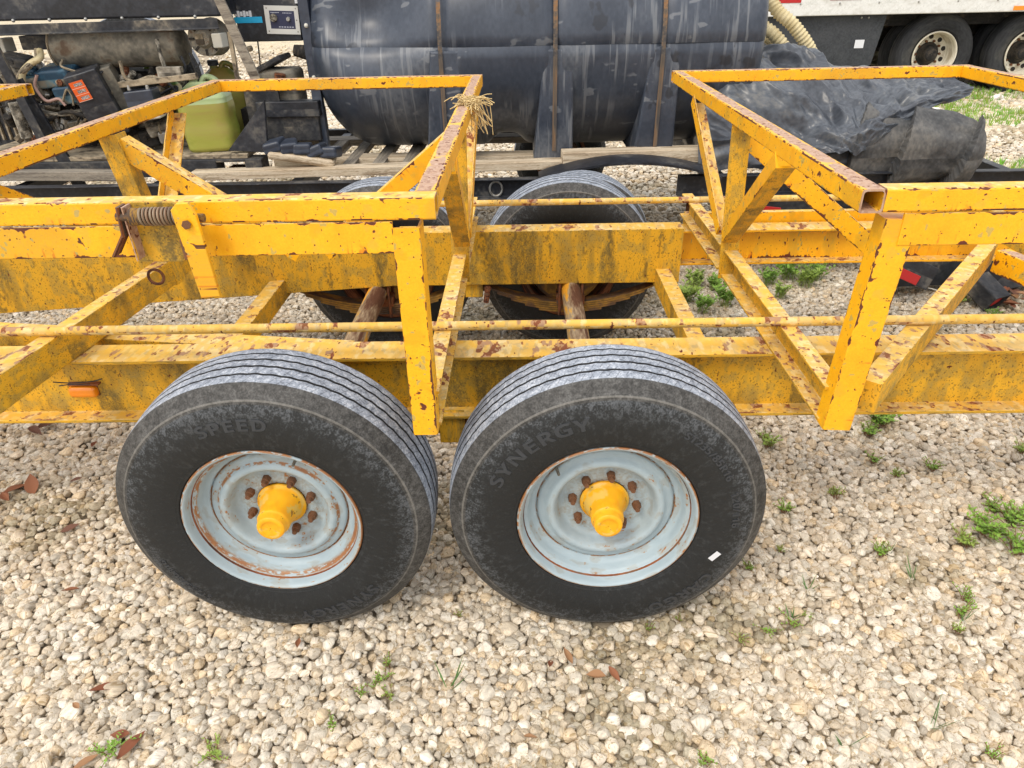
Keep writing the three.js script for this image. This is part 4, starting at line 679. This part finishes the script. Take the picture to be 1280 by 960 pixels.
  // control box with orange warning labels
  { const c = q(124, 128, -2.74), g = place(rbox(0.17, 0.34, 0.16, 0.008), c, [0.1, 0.35, 0.2]); add('control_box', g, M.black); add('control_box_lid', place(rbox(0.1, 0.3, 0.15, 0.006), q(146, 118, -2.84), [0.1, 0.35, 0.2]), M.muffler);
    const lab = tex(128, 192, (i, j, o) => { const b = j % 64, w = b > 14 && b < 46 && i > 34 && i < 110; o[0] = 226; o[1] = 96; o[2] = 34; if (w) { const n = hash2(i >> 2, j >> 2, 4) > 0.45; o[0] = n ? 190 : 90; o[1] = n ? 180 : 84; o[2] = n ? 176 : 84; } if (b < 3) { o[0] = 230; o[1] = 220; o[2] = 210; } });
    const p = q(101, 114, -2.635), lg = new THREE.BoxGeometry(0.07, 0.1, 0.002); place(lg, p, [0.1, 0.35, 0.2]); add('warning_label', lg, std({ map: lab, roughness: 0.5 })); }
  // battery
  { const c = q(180, 124, -2.72); add('battery', place(rbox(0.15, 0.1, 0.12, 0.008), [c[0], c[1], c[2]], [0, 0.1, 0.08]), M.tank); add('battery_tray', place(rbox(0.22, 0.06, 0.16, 0.008), [c[0] - 0.02, c[1] - 0.07, c[2]], [0, 0.1, 0.1]), M.whitePlastic); for (const s of [-0.05, 0.05]) add('battery_post', cyl([c[0] + s, c[1] + 0.05, c[2] + 0.03], [c[0] + s, c[1] + 0.075, c[2] + 0.03], 0.01, 0.008, 10), M.metal); }
  add('support_bar', uvMetres(bar(rect(0.03, 0.03), null, q(150, 106, -2.7), q(246, 95, -2.7), [0, 1, 0], { r: 0.004 })), M.dusty); add('clamp', pxBox(194, 84, 228, 98, -2.69, 0.04), M.cast);
  // radiator, dark panels and odd machine pieces that close the unit at the left
  add('radiator', pxBox(-60, 96, 42, 226, -3.2, 0.1), M.blackDusty); for (let i = 0; i < 9; i++) { const a = q(-40 + i * 9, 150, -3.19); add('radiator_fin', boxBetween(a[0], a[0] + 0.012, 0.72, 1.08, -3.18, -3.199, 0.002), M.dusty); }
  add('hydraulic_cylinder', merge([cyl(q(18, 128, -2.74), q(34, 172, -2.74), 0.032, 0.03, 18), cyl(q(34, 172, -2.74), q(40, 190, -2.74), 0.018, 0.018, 14)]), M.cast); add('clevis', place(rbox(0.06, 0.05, 0.05, 0.012), q(38, 184, -2.72), [0, 0, 0.3]), M.dusty);
  for (let i = 0; i < 90; i++) { const x = 10 + rr() * 215, y = 84 + rr() * 95, k = rr(); if (x > 205 && y > 130) continue; add('fitting', k < 0.5 ? place(new THREE.CylinderGeometry(0.012 + 0.014 * rr(), 0.014 + 0.014 * rr(), 0.04 + 0.06 * rr(), 9), q(x, y, -2.86 - 0.08 * rr()), [rr() * 3, rr() * 3, rr() * 3]) : place(rbox(0.03 + 0.06 * rr(), 0.03 + 0.04 * rr(), 0.05, 0.006), q(x, y, -2.9), [rr() * 0.5, rr(), rr() * 0.8]), [M.cast, M.darkIron, M.dusty, M.metal, M.blackDusty, M.rustSteel][Math.floor(rr() * 6)]); }
  for (let i = 0; i < 22; i++) { const x = 10 + rr() * 210, y = 74 + rr() * 80; H([[x, y, -2.8], [x + 10 - 20 * rr(), y + 14 * rr(), -2.74], [x + 26 - 52 * rr(), y + 26 * rr(), -2.76], [x + 40 - 80 * rr(), y + 34 * rr(), -2.86]], 0.004 + 0.004 * rr(), [M.darkIron, M.dusty, M.black][i % 3]); }
  // struts
  add('strut', uvMetres(bar(rect(0.05, 0.014), null, q(268, -14, -2.6), q(326, 112, -2.6), [0, 0, 1], { r: 0.002 })), M.oldWood);
  add('strut', uvMetres(bar(rect(0.05, 0.02), null, q(-12, 50, -2.62), q(52, 172, -2.62), [0, 0, 1], { r: 0.002 })), M.blackDusty); add('strut', uvMetres(bar(rect(0.07, 0.02), null, q(20, 100, -2.66), q(105, 240, -2.7), [0, 0, 1], { r: 0.002 })), M.black);
  add('strut', uvMetres(bar(rect(0.02, 0.02), null, q(287, 40, -2.66), q(297, 100, -2.66), [0, 0, 1], { r: 0.002 })), M.dusty);
  // base: dusty tray, black channel with lifting pocket, corner gusset
  const bl = q(-80, 200, -2.72), br = q(312, 192, -2.72);
  add('base_tray', boxBetween(-2.95, br[0], 0.69, 0.715, -2.68, -3.5, 0.004), M.dusty);
  const pk0 = q(270, 205, -2.66)[0], pk1 = q(306, 205, -2.66)[0];
  add('base_channel', boxBetween(-2.95, pk0, 0.6, 0.69, -2.66, -2.78, 0.005), M.blackDusty); add('base_channel', boxBetween(pk1, br[0] + 0.08, 0.6, 0.69, -2.66, -2.78, 0.005), M.blackDusty); add('pocket_top', boxBetween(pk0, pk1, 0.675, 0.69, -2.661, -2.78, 0.003), M.blackDusty); add('pocket_floor', boxBetween(pk0, pk1, 0.6, 0.612, -2.661, -2.9, 0.003), M.rustSteel); add('base_channel', boxBetween(-2.95, br[0], 0.6, 0.69, -3.4, -3.5, 0.005), M.blackDusty);
  { const a = q(286, 188, -2.7), b = q(334, 190, -2.7), c = q(330, 126, -2.7), d = q(292, 140, -2.7); const sh = new THREE.Shape([new THREE.Vector2(a[0], a[1]), new THREE.Vector2(b[0], b[1]), new THREE.Vector2(c[0], c[1])]); const g = new THREE.ExtrudeGeometry(sh, { depth: 0.02, bevelEnabled: true, bevelSize: 0.003, bevelThickness: 0.003, bevelSegments: 1 }); g.translate(0, 0, -2.72); add('gusset', uvMetres(g), M.black); add('back_plate', boxBetween(d[0], c[0] + 0.02, 0.7, 1.02, -2.9, -2.92, 0.004), M.blackDusty); }
  // right bay: brown shroud, dark frame, post, upper panel box with control plate
  { const c = q(352, 108, -3.05); add('shroud', place(rbox(0.24, 0.26, 0.2, 0.03), [c[0], c[1] - 0.03, c[2]], [0, 0, 0]), M.muffler); add('shroud_cap', place(rbox(0.2, 0.03, 0.22, 0.01), [c[0] - 0.04, c[1] + 0.12, c[2]], [0, 0, 0.42]), M.blackDusty); add('oil_filter', cyl(q(350, 112, -2.92), q(350, 92, -2.92), 0.03, 0.03, 16), M.rustSteel); }
  add('bay_frame', pxBox(318, 128, 400, 146, -2.88, 0.1), M.black); add('bay_frame', pxBox(350, 140, 402, 176, -2.9, 0.2), M.blackDusty); add('bay_frame', pxBox(300, 136, 350, 176, -2.98, 0.2), M.darkIron);
  { const pt = q(374, -20, -2.96), pb = q(390, 178, -2.96); add('frame_post', boxBetween(pt[0] - 0.02, pt[0] + 0.035, 0.6, 1.5, -2.94, -2.99, 0.003), M.tank); for (const y of [1.33, 1.07]) add('bolt_head', place(new THREE.SphereGeometry(0.012, 10, 8), [pt[0] + 0.01, y, -2.938]), M.whitePlastic); }
  add('knob', merge([cyl(q(368, 63, -2.98), q(385, 66, -2.98), 0.03, 0.04, 16)]), M.darkIron); add('pipe_stub', cyl(q(300, 64, -2.95), q(315, 60, -2.95), 0.014, 0.014, 12), M.dusty); add('cable', tube([V3(...q(322, 50, -2.98)), V3(...q(325, 80, -2.98)), V3(...q(325, 108, -2.98))], 0.004, 20, 6), M.darkIron);
  { const a = q(284, -30, -3.0), b = q(378, 51, -3.0); add('panel_box', boxBetween(a[0], b[0], b[1], 1.75, -3.0, -3.4, 0.006), M.black);
    const cv = document.createElement('canvas'); cv.width = 256; cv.height = 192; const c = cv.getContext('2d'); c.fillStyle = '#c9c9c4'; c.fillRect(0, 0, 256, 192); c.fillStyle = '#272b48'; c.fillRect(36, 34, 188, 122); c.fillStyle = '#b8bcc8'; for (let i = 0; i < 6; i++) { c.fillRect(46 + i * 11, 44, 8, 5); c.fillRect(136 + i * 12, 46, 8, 5); c.fillRect(96 + i * 20, 140, 14, 6); } for (const [x, y] of [[18, 18], [238, 18], [18, 174], [238, 174], [238, 96]]) { c.fillStyle = '#77746c'; c.beginPath(); c.arc(x, y, 5, 0, 7); c.fill(); }
    const t = new THREE.CanvasTexture(cv); t.colorSpace = THREE.SRGBColorSpace; const p = q(353, 25, -2.994), w = 0.185; const g = new THREE.BoxGeometry(w, w * 0.75, 0.006); place(g, p, [0, 0, -0.04]); add('control_plate', g, std({ map: t, roughness: 0.5 }));
    add('gauge', place(new THREE.CylinderGeometry(0.019, 0.021, 0.014, 20), [p[0] - 0.045, p[1] + 0.012, p[2] + 0.008], [Math.PI / 2, 0, 0]), M.cast); add('key_switch', place(new THREE.CylinderGeometry(0.01, 0.012, 0.014, 16), [p[0] + 0.035, p[1] + 0.004, p[2] + 0.008], [Math.PI / 2, 0, 0]), M.metal);
    const bs = q(310, 24, -2.996); add('blue_stripe', place(rbox(0.155, 0.03, 0.004, 0.001), [bs[0], bs[1] - 0.004, -2.997]), std({ color: 0x18a8d8, roughness: 0.4 })); add('white_lettering', merge([...Array(6)].map((_, i) => place(rbox(0.014, 0.022 + 0.008 * (i % 2), 0.003, 0.001), [bs[0] - 0.065 + i * 0.0165, bs[1] + 0.026, -2.9975]))), M.sticker); add('paper_tag', place(rbox(0.035, 0.04, 0.003, 0.001), q(372, -1, -2.997)), M.sticker); }
}
/* jugs of coolant standing on the skid */
M.jug = new THREE.MeshPhysicalMaterial({ color: rgb(0.5, 0.56, 0.2), roughness: 0.42, transmission: 0.3, thickness: 0 });
M.coolant = noiseMat([[140, 152, 62], [158, 160, 72], [146, 134, 66]], { seed: 36, roughness: 0.4, contrast: 1.6 });
M.jugClear = noiseMat([[164, 184, 140], [178, 196, 150], [150, 170, 110]], { seed: 35, roughness: 0.45, contrast: 1.4 });
M.jugAmber = noiseMat([[96, 120, 52], [136, 124, 56], [150, 122, 66]], { seed: 38, roughness: 0.45, contrast: 1.8 });
M.jugGreen = noiseMat([[70, 130, 60], [110, 156, 74], [134, 120, 60]], { seed: 37, roughness: 0.45, contrast: 1.6 });
function jug(pos, w, h, d, label, turn, mats, tilt = 0) {
  const t = thing('coolant_jug', label, 'jug', pos, 'coolant jugs on the skid'); t.rotation.y = turn; t.rotation.z = tilt;
  const body = (y0, y1) => { const N = 22, S = 40, p = [], uv = [], ix = []; for (let i = 0; i <= N; i++) { const f = i / N, y = lerp(y0, y1, f), g = y / h, k = g < 0.05 ? 0.86 + 0.14 * Math.sqrt(g / 0.05) : g > 0.76 ? 1 - 0.62 * ((g - 0.76) / 0.24) ** 1.6 : 1 - 0.015 * Math.sin(g * 18); for (let j = 0; j <= S; j++) { const a = j / S * 6.2832, c = Math.cos(a), s = Math.sin(a), e = 0.42; p.push(Math.sign(c) * Math.abs(c) ** e * w / 2 * k, y, Math.sign(s) * Math.abs(s) ** e * d / 2 * k); uv.push(a * 0.06, y); } } for (let i = 0; i < N; i++) for (let j = 0; j < S; j++) { const a = i * (S + 1) + j, b = a + S + 1; ix.push(a, b, a + 1, b, b + 1, a + 1); } return geoFrom(p, null, uv, ix); };
  part('liquid_band', merge([body(0.001, h * 0.7), place(rbox(w * 0.8, 0.004, d * 0.8, 0.001), [0, 0.003, 0])]), mats[0], t, false); part('shoulder', body(h * 0.7, h), mats[1], t, false);
  part('neck', cyl([-w * 0.12, h * 0.97, 0], [-w * 0.12, h * 1.05, 0], 0.024, 0.022), mats[1], t, false); part('cap', merge([cyl([-w * 0.12, h * 1.03, 0], [-w * 0.12, h * 1.1, 0], 0.032, 0.03, 24)]), M.black, t, false);
  const hd = part('handle', tube([[w * 0.02, h * 0.97, 0], [w * 0.12, h * 1.05, 0], [w * 0.3, h * 1.0, 0], [w * 0.38, h * 0.82, 0]], 0.016, 20, 10), mats[1], t, false); return t;
}
{
  const p1 = at(258, 186, 'z', -2.72); jug([p1.x + 0.01, 0.716, -2.84], 0.275, 0.36, 0.22, 'large green jug half full of yellow-green coolant at the skid front', 0.1, [M.coolant, M.jugClear], 0.03);
  jug([-1.55, 0.716, -3.12], 0.24, 0.40, 0.2, 'green and amber jug with a black cap standing behind the large jug', 0.5, [M.coolant, M.jugAmber]);
  jug([-1.95, 0.716, -3.2], 0.2, 0.44, 0.16, 'narrow green jug behind the grey support bar', 0.2, [M.coolant, M.jugGreen]);
}
{ // spare tyre lying behind the muffler
  const w = thing('spare_wheel', 'dusty spare wheel standing behind the muffler of the engine skid', 'wheel', [-2.35, 0.61, -3.75]); const t = part('tyre', TYRE.g, TYRE.mat, w, false), r = part('rim', RIM.g, RIM.mats[1], w, false); for (const o of [t, r]) { o.position.y = 0.37; o.rotation.y = 0.3; }
}
{ // torn rubber pad on a wooden block, lying before the tank
  const c = at(376, 190, 'z', -2.7), t = thing('rubber_pad', 'torn dark rubber tread pad on a pale base lying beside the tank', 'rubber pad', [c.x, 0.66, c.z]); t.rotation.set(0, 0.15, -0.2);
  part('pale_base', place(rbox(0.36, 0.05, 0.16, 0.022), [0, 0.03, 0]), M.wood, t, false);
  const r = rng(8); for (let i = 0; i < 5; i++) part('rubber_lug', place(rbox(0.10, 0.06, 0.15, 0.016), [-0.15 + i * 0.075, 0.075 + 0.02 * (r() - 0.5), 0.0], [0.3 * (r() - 0.5), 0.5 * (r() - 0.5), 0.15 + 0.4 * r()]), M.tank, t, false);
}
/* ------------------------------------------------ the box truck far right */
const tr = thing('box_truck', 'white box truck with dark side skirt and dual rear wheels behind the tarpaulin', 'truck', [6, 0, -10]);
{
  const add = (n, g, m) => part(n, g, m, tr);
  add('box_side', boxBetween(2.0, 11, 1.28, 3.4, -8.98, -11.3, 0.02), M.white);
  add('lower_rail', boxBetween(2.0, 11, 1.02, 1.275, -8.93, -9.02, 0.012), M.white);
  for (let i = 0; i < 14; i++) add('rivet', place(new THREE.SphereGeometry(0.012, 8, 6), [3.3 + i * 0.5, 1.16, -8.925]), M.metal);
  add('floor_frame', boxBetween(2.0, 11, 0.86, 1.015, -9.35, -11.1, 0.01), M.darkIron);
  { const sh = new THREE.Shape([[3.1, 1.015], [4.98, 1.015], [4.9, 0.42], [4.72, 0.34], [3.1, 0.34]].map(p => new THREE.Vector2(...p))); const g = new THREE.ExtrudeGeometry(sh, { depth: 0.03, bevelEnabled: true, bevelSize: 0.006, bevelThickness: 0.006, bevelSegments: 2 }); g.translate(0, 0, -9.06); add('side_skirt', uvMetres(g), M.skirt); }
  add('skirt_sticker', place(rbox(0.12, 0.1, 0.004, 0.001), [...at(1074, 55, 'z', -9.015).toArray()]), M.sticker);
  for (const x of [1077, 1086]) add('skirt_bolt', place(new THREE.SphereGeometry(0.014, 8, 6), [...at(x, 22, 'z', -9.015).toArray()]), M.metal);
  add('reflector_tape', place(rbox(0.3, 0.05, 0.004, 0.001), [...at(987, 1, 'z', -8.925).toArray()]), M.red); add('reflector_tape', place(rbox(0.4, 0.05, 0.004, 0.001), [...at(1058, -3, 'z', -8.925).toArray()]), M.red); add('orange_marker', place(rbox(0.14, 0.05, 0.01, 0.002), [...at(1274, 10, 'z', -8.925).toArray()]), M.amber);
  const TG = lathe([[0.29, -0.28], [0.30, -0.02], [0.33, 0.0], [0.40, 0.012], [0.46, 0.004], [0.495, -0.02], [0.51, -0.04], [0.513, -0.07], [0.502, -0.075], [0.502, -0.085], [0.515, -0.09], [0.516, -0.14], [0.504, -0.145], [0.504, -0.155], [0.514, -0.16], [0.511, -0.21], [0.495, -0.235], [0.40, -0.265], [0.29, -0.28]], 72);
  const RG = lathe([[0.295, -0.01], [0.288, 0.008], [0.276, 0.0], [0.268, -0.03], [0.262, -0.10], [0.255, -0.19], [0.238, -0.212], [0.16, -0.215], [0.10, -0.21]], 56), tm = noiseMat([[34, 35, 37], [48, 49, 51], [66, 65, 62]], { seed: 41, roughness: 0.85 });
  const HG = lathe([[0.15, -0.212], [0.14, -0.19], [0.10, -0.17], [0.085, -0.10], [0.07, -0.08], [0.001, -0.08]], 32);
  for (const x of [5.78, 7.02]) for (const z of [-9.12, -9.45]) {
    const w = new THREE.Group(); w.name = 'wheel'; w.position.set(x, 0.508, z).sub(tr.position); tr.add(w); part('tyre', TG, tm, w, false); part('rim', RG, M.creamPaint, w, false);
    if (z > -9.3) { part('hub', HG, M.darkIron, w, false); for (let i = 0; i < 10; i++) { const a = i / 10 * 6.283; part('lug_nut', place(new THREE.CylinderGeometry(0.016, 0.018, 0.03, 6), [0.165 * Math.cos(a), 0.165 * Math.sin(a), -0.202], [Math.PI / 2, 0, 0]), M.nut, w, false); const h = part('hand_hole', place(new THREE.CylinderGeometry(0.03, 0.03, 0.006, 14), [0.215 * Math.cos(a + 0.3), 0.215 * Math.sin(a + 0.3), -0.21], [Math.PI / 2, 0, 0]), M.darkIron, w, false); } }
    const w2 = w.clone(); w2.position.z = (z < -9.3 ? -10.75 : -11.1) + 10; tr.add(w2);
  }
  for (const x of [5.78, 7.02]) add('axle', cyl([x, 0.508, -9.4], [x, 0.508, -11.0], 0.09), M.darkIron);
  add('suspension', boxBetween(5.2, 7.6, 0.55, 0.86, -9.85, -10.5, 0.02), M.darkIron);
}
/* ------------------------------------------------ weeds, grass, fallen leaves, rocks */
M.leafA = new THREE.MeshPhysicalMaterial({ color: rgb(0.24, 0.42, 0.05), roughness: 0.75, transmission: 0.25, thickness: 0, side: THREE.DoubleSide });
M.leafB = new THREE.MeshPhysicalMaterial({ color: rgb(0.30, 0.42, 0.07), roughness: 0.75, transmission: 0.25, thickness: 0, side: THREE.DoubleSide });
M.blade = new THREE.MeshPhysicalMaterial({ color: rgb(0.10, 0.20, 0.05), roughness: 0.75, transmission: 0.2, thickness: 0, side: THREE.DoubleSide });
M.stem = std({ color: rgb(0.20, 0.10, 0.05), roughness: 0.9 });
function leafGeo(list, p, dir, up, l, w) { const d = dir.clone().normalize(), s = d.clone().cross(up).normalize(), n = s.clone().cross(d), k = list.pos.length / 3; for (const [a, b, c] of [[0, 0, 0], [0.45, 0.5, 0.12], [1, 0, -0.05], [0.45, -0.5, 0.12], [0.5, 0, 0]]) { const v = p.clone().addScaledVector(d, a * l).addScaledVector(s, b * w).addScaledVector(n, c * w); list.pos.push(v.x, v.y, v.z); list.uv.push(a, b + 0.5); } list.idx.push(k, k + 1, k + 4, k + 1, k + 2, k + 4, k + 4, k + 2, k + 3, k, k + 4, k + 3); }
function weed(px, py, size, label, seed, o = {}) {
  const c = at(px, py, 'y', 0.01), r = rng(seed * 7 + 3), t = thing('weed', label, 'weed', [c.x, 0.006, c.z], 'weeds in the gravel'), fol = { pos: [], uv: [], idx: [] }, st = [], n = Math.round((o.n || 9) * 1.5);
  for (let i = 0; i < n; i++) {
    const a = r() * 6.283, lean = (0.25 + 0.9 * r()) * (o.spread || 1), h = size * (0.55 + 0.6 * r()), b = V3((r() - 0.5) * size * 0.5, 0.004, (r() - 0.5) * size * 0.5), tip = b.clone().add(V3(Math.cos(a) * h * lean, h * (o.flat ? 0.35 : 0.85), Math.sin(a) * h * lean)), mid = b.clone().lerp(tip, 0.5); mid.y += h * 0.15;
    const cv = new THREE.CatmullRomCurve3([b, mid, tip]); st.push(new THREE.TubeGeometry(cv, 5, 0.0011, 4));
    const m = o.leaves || 12; for (let k = 0; k < m; k++) { const f = 0.25 + 0.75 * k / m, p = cv.getPoint(f), an = r() * 6.283; leafGeo(fol, p, V3(Math.cos(an), 0.35 + 0.5 * r(), Math.sin(an)), V3(0, 1, 0), size * (0.16 + 0.13 * r()), size * (0.075 + 0.06 * r())); }
  }
  part('stems', merge(st), o.stem || M.stem, t, false); part('leaves', geoFrom(fol.pos, null, fol.uv, fol.idx), seed % 3 ? M.leafA : M.leafB, t, false); return t;
}
function blades(px, py, size, label, seed) {
  const c = at(px, py, 'y', 0.01), r = rng(seed), g = { pos: [], uv: [], idx: [] }; for (let i = 0; i < 4 + r() * 3; i++) { const a = r() * 6.28, l = size * (0.6 + 0.6 * r()); leafGeo(g, V3(c.x + (r() - 0.5) * 0.012, 0.0, c.z + (r() - 0.5) * 0.012), V3(Math.cos(a) * 0.6, 0.9, Math.sin(a) * 0.6), V3(0.3, 0.2, 1), l, 0.0045); }
  return single('grass_tuft', geoFrom(g.pos, null, g.uv, g.idx), M.blade, label, 'grass', 'thin grass tufts in the gravel');
}
{
  let k = 1; const W = (list, label, o) => { for (const [x, y, s] of list) weed(x, y, s, label, k++, o); };
  W([[1100, 532, 0.075]], 'bushy green weed growing beside the foot of the yellow corner post', { n: 26, leaves: 14 });
  W([[1085, 545, 0.05]], 'low greyish green weed touching the bushy weed at the post foot', { n: 16, leaves: 12 });
  W([[960, 558, 0.06]], 'green weed growing beside the right near tyre', { n: 14 });
  W([[1091, 578, 0.034], [1121, 596, 0.03], [1042, 622, 0.036], [1165, 588, 0.038], [980, 640, 0.036], [1275, 568, 0.045], [1100, 695, 0.036], [936, 712, 0.022], [975, 690, 0.02]], 'small bright green weed tuft on the open gravel beyond the right tyre', { n: 12 });
  W([[1232, 668, 0.075], [1262, 655, 0.065], [1205, 682, 0.045], [1268, 690, 0.06], [1240, 640, 0.04]], 'spreading light green weed in the weedy patch at the gravel edge', { n: 18, leaves: 14, spread: 1.2 });
  W([[485, 832, 0.03], [478, 850, 0.034], [470, 862, 0.026], [488, 872, 0.028], [416, 908, 0.03], [452, 868, 0.024]], 'green sprig of a straggling reddish-stemmed weed in front of the tyres', { n: 6, leaves: 9 });
  W([[575, 771, 0.02], [810, 788, 0.022], [848, 776, 0.018], [735, 806, 0.016]], 'tiny green seedling close to the tyres', { n: 5, leaves: 7 });
  W([[1200, 770, 0.04], [1205, 750, 0.035], [1195, 790, 0.03]], 'green creeping weed strand on the gravel right of the wheels', { n: 8, leaves: 10 });
  W([[960, 790, 0.028], [990, 780, 0.03], [925, 800, 0.022], [1010, 770, 0.02]], 'sparse yellow-green weed patch on the gravel in front of the right wheel', { n: 7, leaves: 8, flat: true, spread: 1.5 });
  W([[140, 940, 0.04], [268, 945, 0.036]], 'flat green weed among dead leaves in the foreground gravel', { n: 10, leaves: 10, flat: true, spread: 1.3 });
  W([[880, 955, 0.03], [1240, 948, 0.03]], 'half hidden pale weed in the foreground gravel', { n: 7, leaves: 8 });
  W([[858, 378, 0.13], [878, 390, 0.11], [908, 382, 0.13], [868, 358, 0.11], [892, 362, 0.1], [985, 350, 0.13], [1005, 358, 0.13], [960, 356, 0.11], [1020, 350, 0.11], [975, 372, 0.09]], 'bright green weed tuft growing under the yellow trailer frame', { n: 14, leaves: 12, spread: 0.6, stem: M.leafB });
  W([[1165, 412, 0.07], [1205, 375, 0.10], [1150, 405, 0.06], [1240, 400, 0.06], [1275, 330, 0.12]], 'green weed beside the fallen black lamp housing', { n: 12, leaves: 11, spread: 0.7, stem: M.leafB });
  W([[1195, 380, 0.07]], 'green weed in front of the black trailer rear', { n: 9, leaves: 10 });
  const G = 'thin grass blades sprouting from the gravel right of the wheels'; [[1142, 722, 0.09], [1112, 690, 0.06], [1012, 738, 0.06], [1165, 910, 0.09], [1055, 930, 0.07], [562, 860, 0.09], [1205, 775, 0.06], [990, 770, 0.05]].forEach(([x, y, s], i) => blades(x, y, s, i === 5 ? 'long thin grass blades in the gravel in front of the tyre gap' : G, 40 + i));
  // far grass strip by the truck
  const r = rng(66), geo = { pos: [], uv: [], idx: [] }; leafGeo(geo, V3(0, 0, 0), V3(0.25, 1, 0.1), V3(0, 0.2, 1), 1, 0.09); leafGeo(geo, V3(0.05, 0, 0.05), V3(-0.3, 0.9, 0.2), V3(0, 0.2, 1), 0.8, 0.08); leafGeo(geo, V3(-0.05, 0, 0), V3(0.1, 1, -0.35), V3(0, 0.2, 1), 0.9, 0.08);
  const im = new THREE.InstancedMesh(geoFrom(geo.pos, null, geo.uv, geo.idx), M.leafA, 5200); im.name = 'grass_patch'; im.userData = { kind: 'stuff', label: 'patchy green grass on the gravel near the box truck', category: 'grass' }; const mt = new THREE.Matrix4(), col = new THREE.Color();
  for (let i = 0; i < 5200; i++) { let x, z, n; do { x = 3.2 + 5 * r(); z = -4.4 - 5.2 * r(); n = fbm(x * 1.1 + 7, z * 1.1 + 40, 9999, 3, 3) + (x - 5) * 0.05 + (z < -7 ? 0.12 : 0); } while (n < 0.52); const s = 0.05 + 0.08 * r(); mt.compose(V3(x, 0, z), new THREE.Quaternion().setFromAxisAngle(V3(0, 1, 0), r() * 6.28), V3(s, s, s)); im.setMatrixAt(i, mt); im.setColorAt(i, col.setRGB(0.7 + 0.6 * r(), 0.8 + 0.4 * r(), 0.6 + 0.4 * r())); }
  im.castShadow = im.receiveShadow = true; scene.add(im);
}
{ // fallen leaves: curled, veined
  const mats = [[0.20, 0.065, 0.028], [0.26, 0.10, 0.045], [0.14, 0.06, 0.035], [0.32, 0.17, 0.08]].map(c => std({ color: rgb(...c), roughness: 0.8, side: THREE.DoubleSide })); const r = rng(91);
  const leaf = (px, py, l, label, group, y = 0.018) => { const c = at(px, py, 'y', y), N = 10, pos = [], uv = [], idx = [], w = l * (0.32 + 0.15 * r()), curl = 0.3 + 0.9 * r(); for (let i = 0; i <= N; i++) for (let j = 0; j <= 4; j++) { const f = i / N, g = j / 4 - 0.5, ww = w * Math.sin(Math.PI * Math.min(0.98, Math.max(0.03, f ** 0.85))); pos.push((f - 0.5) * l, Math.abs(g) * ww * curl + 0.25 * l * (f - 0.5) ** 2 * curl + (r() - 0.5) * 0.001, g * ww); uv.push(f, g); } for (let i = 0; i < N; i++) for (let j = 0; j < 4; j++) { const a = i * 5 + j, b = a + 5; idx.push(a, a + 1, b, b, a + 1, b + 1); } const g = geoFrom(pos, null, uv, idx); place(g, [c.x, y, c.z], [(r() - 0.5) * 0.7, r() * 6.28, (r() - 0.5) * 0.5]); return single('fallen_leaf', g, mats[Math.floor(r() * 4)], label, 'leaf', group); };
  const F = 'dry brown leaves scattered on the gravel';
  [[88, 660, 0.06], [88, 738, 0.045], [95, 600, 0.04], [130, 862, 0.07], [373, 804, 0.035], [710, 820, 0.055], [745, 845, 0.05], [768, 843, 0.05], [688, 830, 0.035], [663, 922, 0.035], [95, 882, 0.03]].forEach(([x, y, l]) => leaf(x, y, l, 'single dry reddish brown leaf lying on the open gravel', F));
  [[165, 932, 0.075], [150, 918, 0.05], [105, 955, 0.06]].forEach(([x, y, l]) => leaf(x, y, l, 'large dry brown leaf beside the flat green weed', F));
  [[20, 612, 0.12], [45, 540, 0.09], [60, 532, 0.09], [118, 556, 0.05], [8, 622, 0.08], [40, 606, 0.1]].forEach(([x, y, l]) => leaf(x, y, l, 'dark dry leaf lying on the gravel left of the left tyre', F));
  for (let i = 0; i < 26; i++) leaf(1225 + 70 * r(), 345 + 42 * r(), 0.07 + 0.05 * r(), 'dry brown leaf in the litter beside the fallen lamp housing', 'leaf litter by the lamp housing', 0.02 + 0.02 * r());
}
{ // pale rocks in the grass by the truck
  const rock = (px, py, s, label, seed) => { const c = at(px, py, 'y', s * 0.4), g = stoneShape(seed, 3); g.scale(s * 1.2, s * 0.8, s); g.translate(c.x, s * 0.55, c.z); single('rock', g, stoneMat, label, 'rock', 'pale rocks in the grass'); };
  rock(1184, 122, 0.15, 'larger pale grey rock in the grass near the truck', 41); rock(1165, 146, 0.11, 'flatter white rock in front of the larger grey rock', 42); rock(1150, 149, 0.07, 'small white rock beside the flatter white rock', 43); rock(1248, 124, 0.08, 'small rock in the grass under the truck wheels', 44);
}
renderer.render(scene, camera);
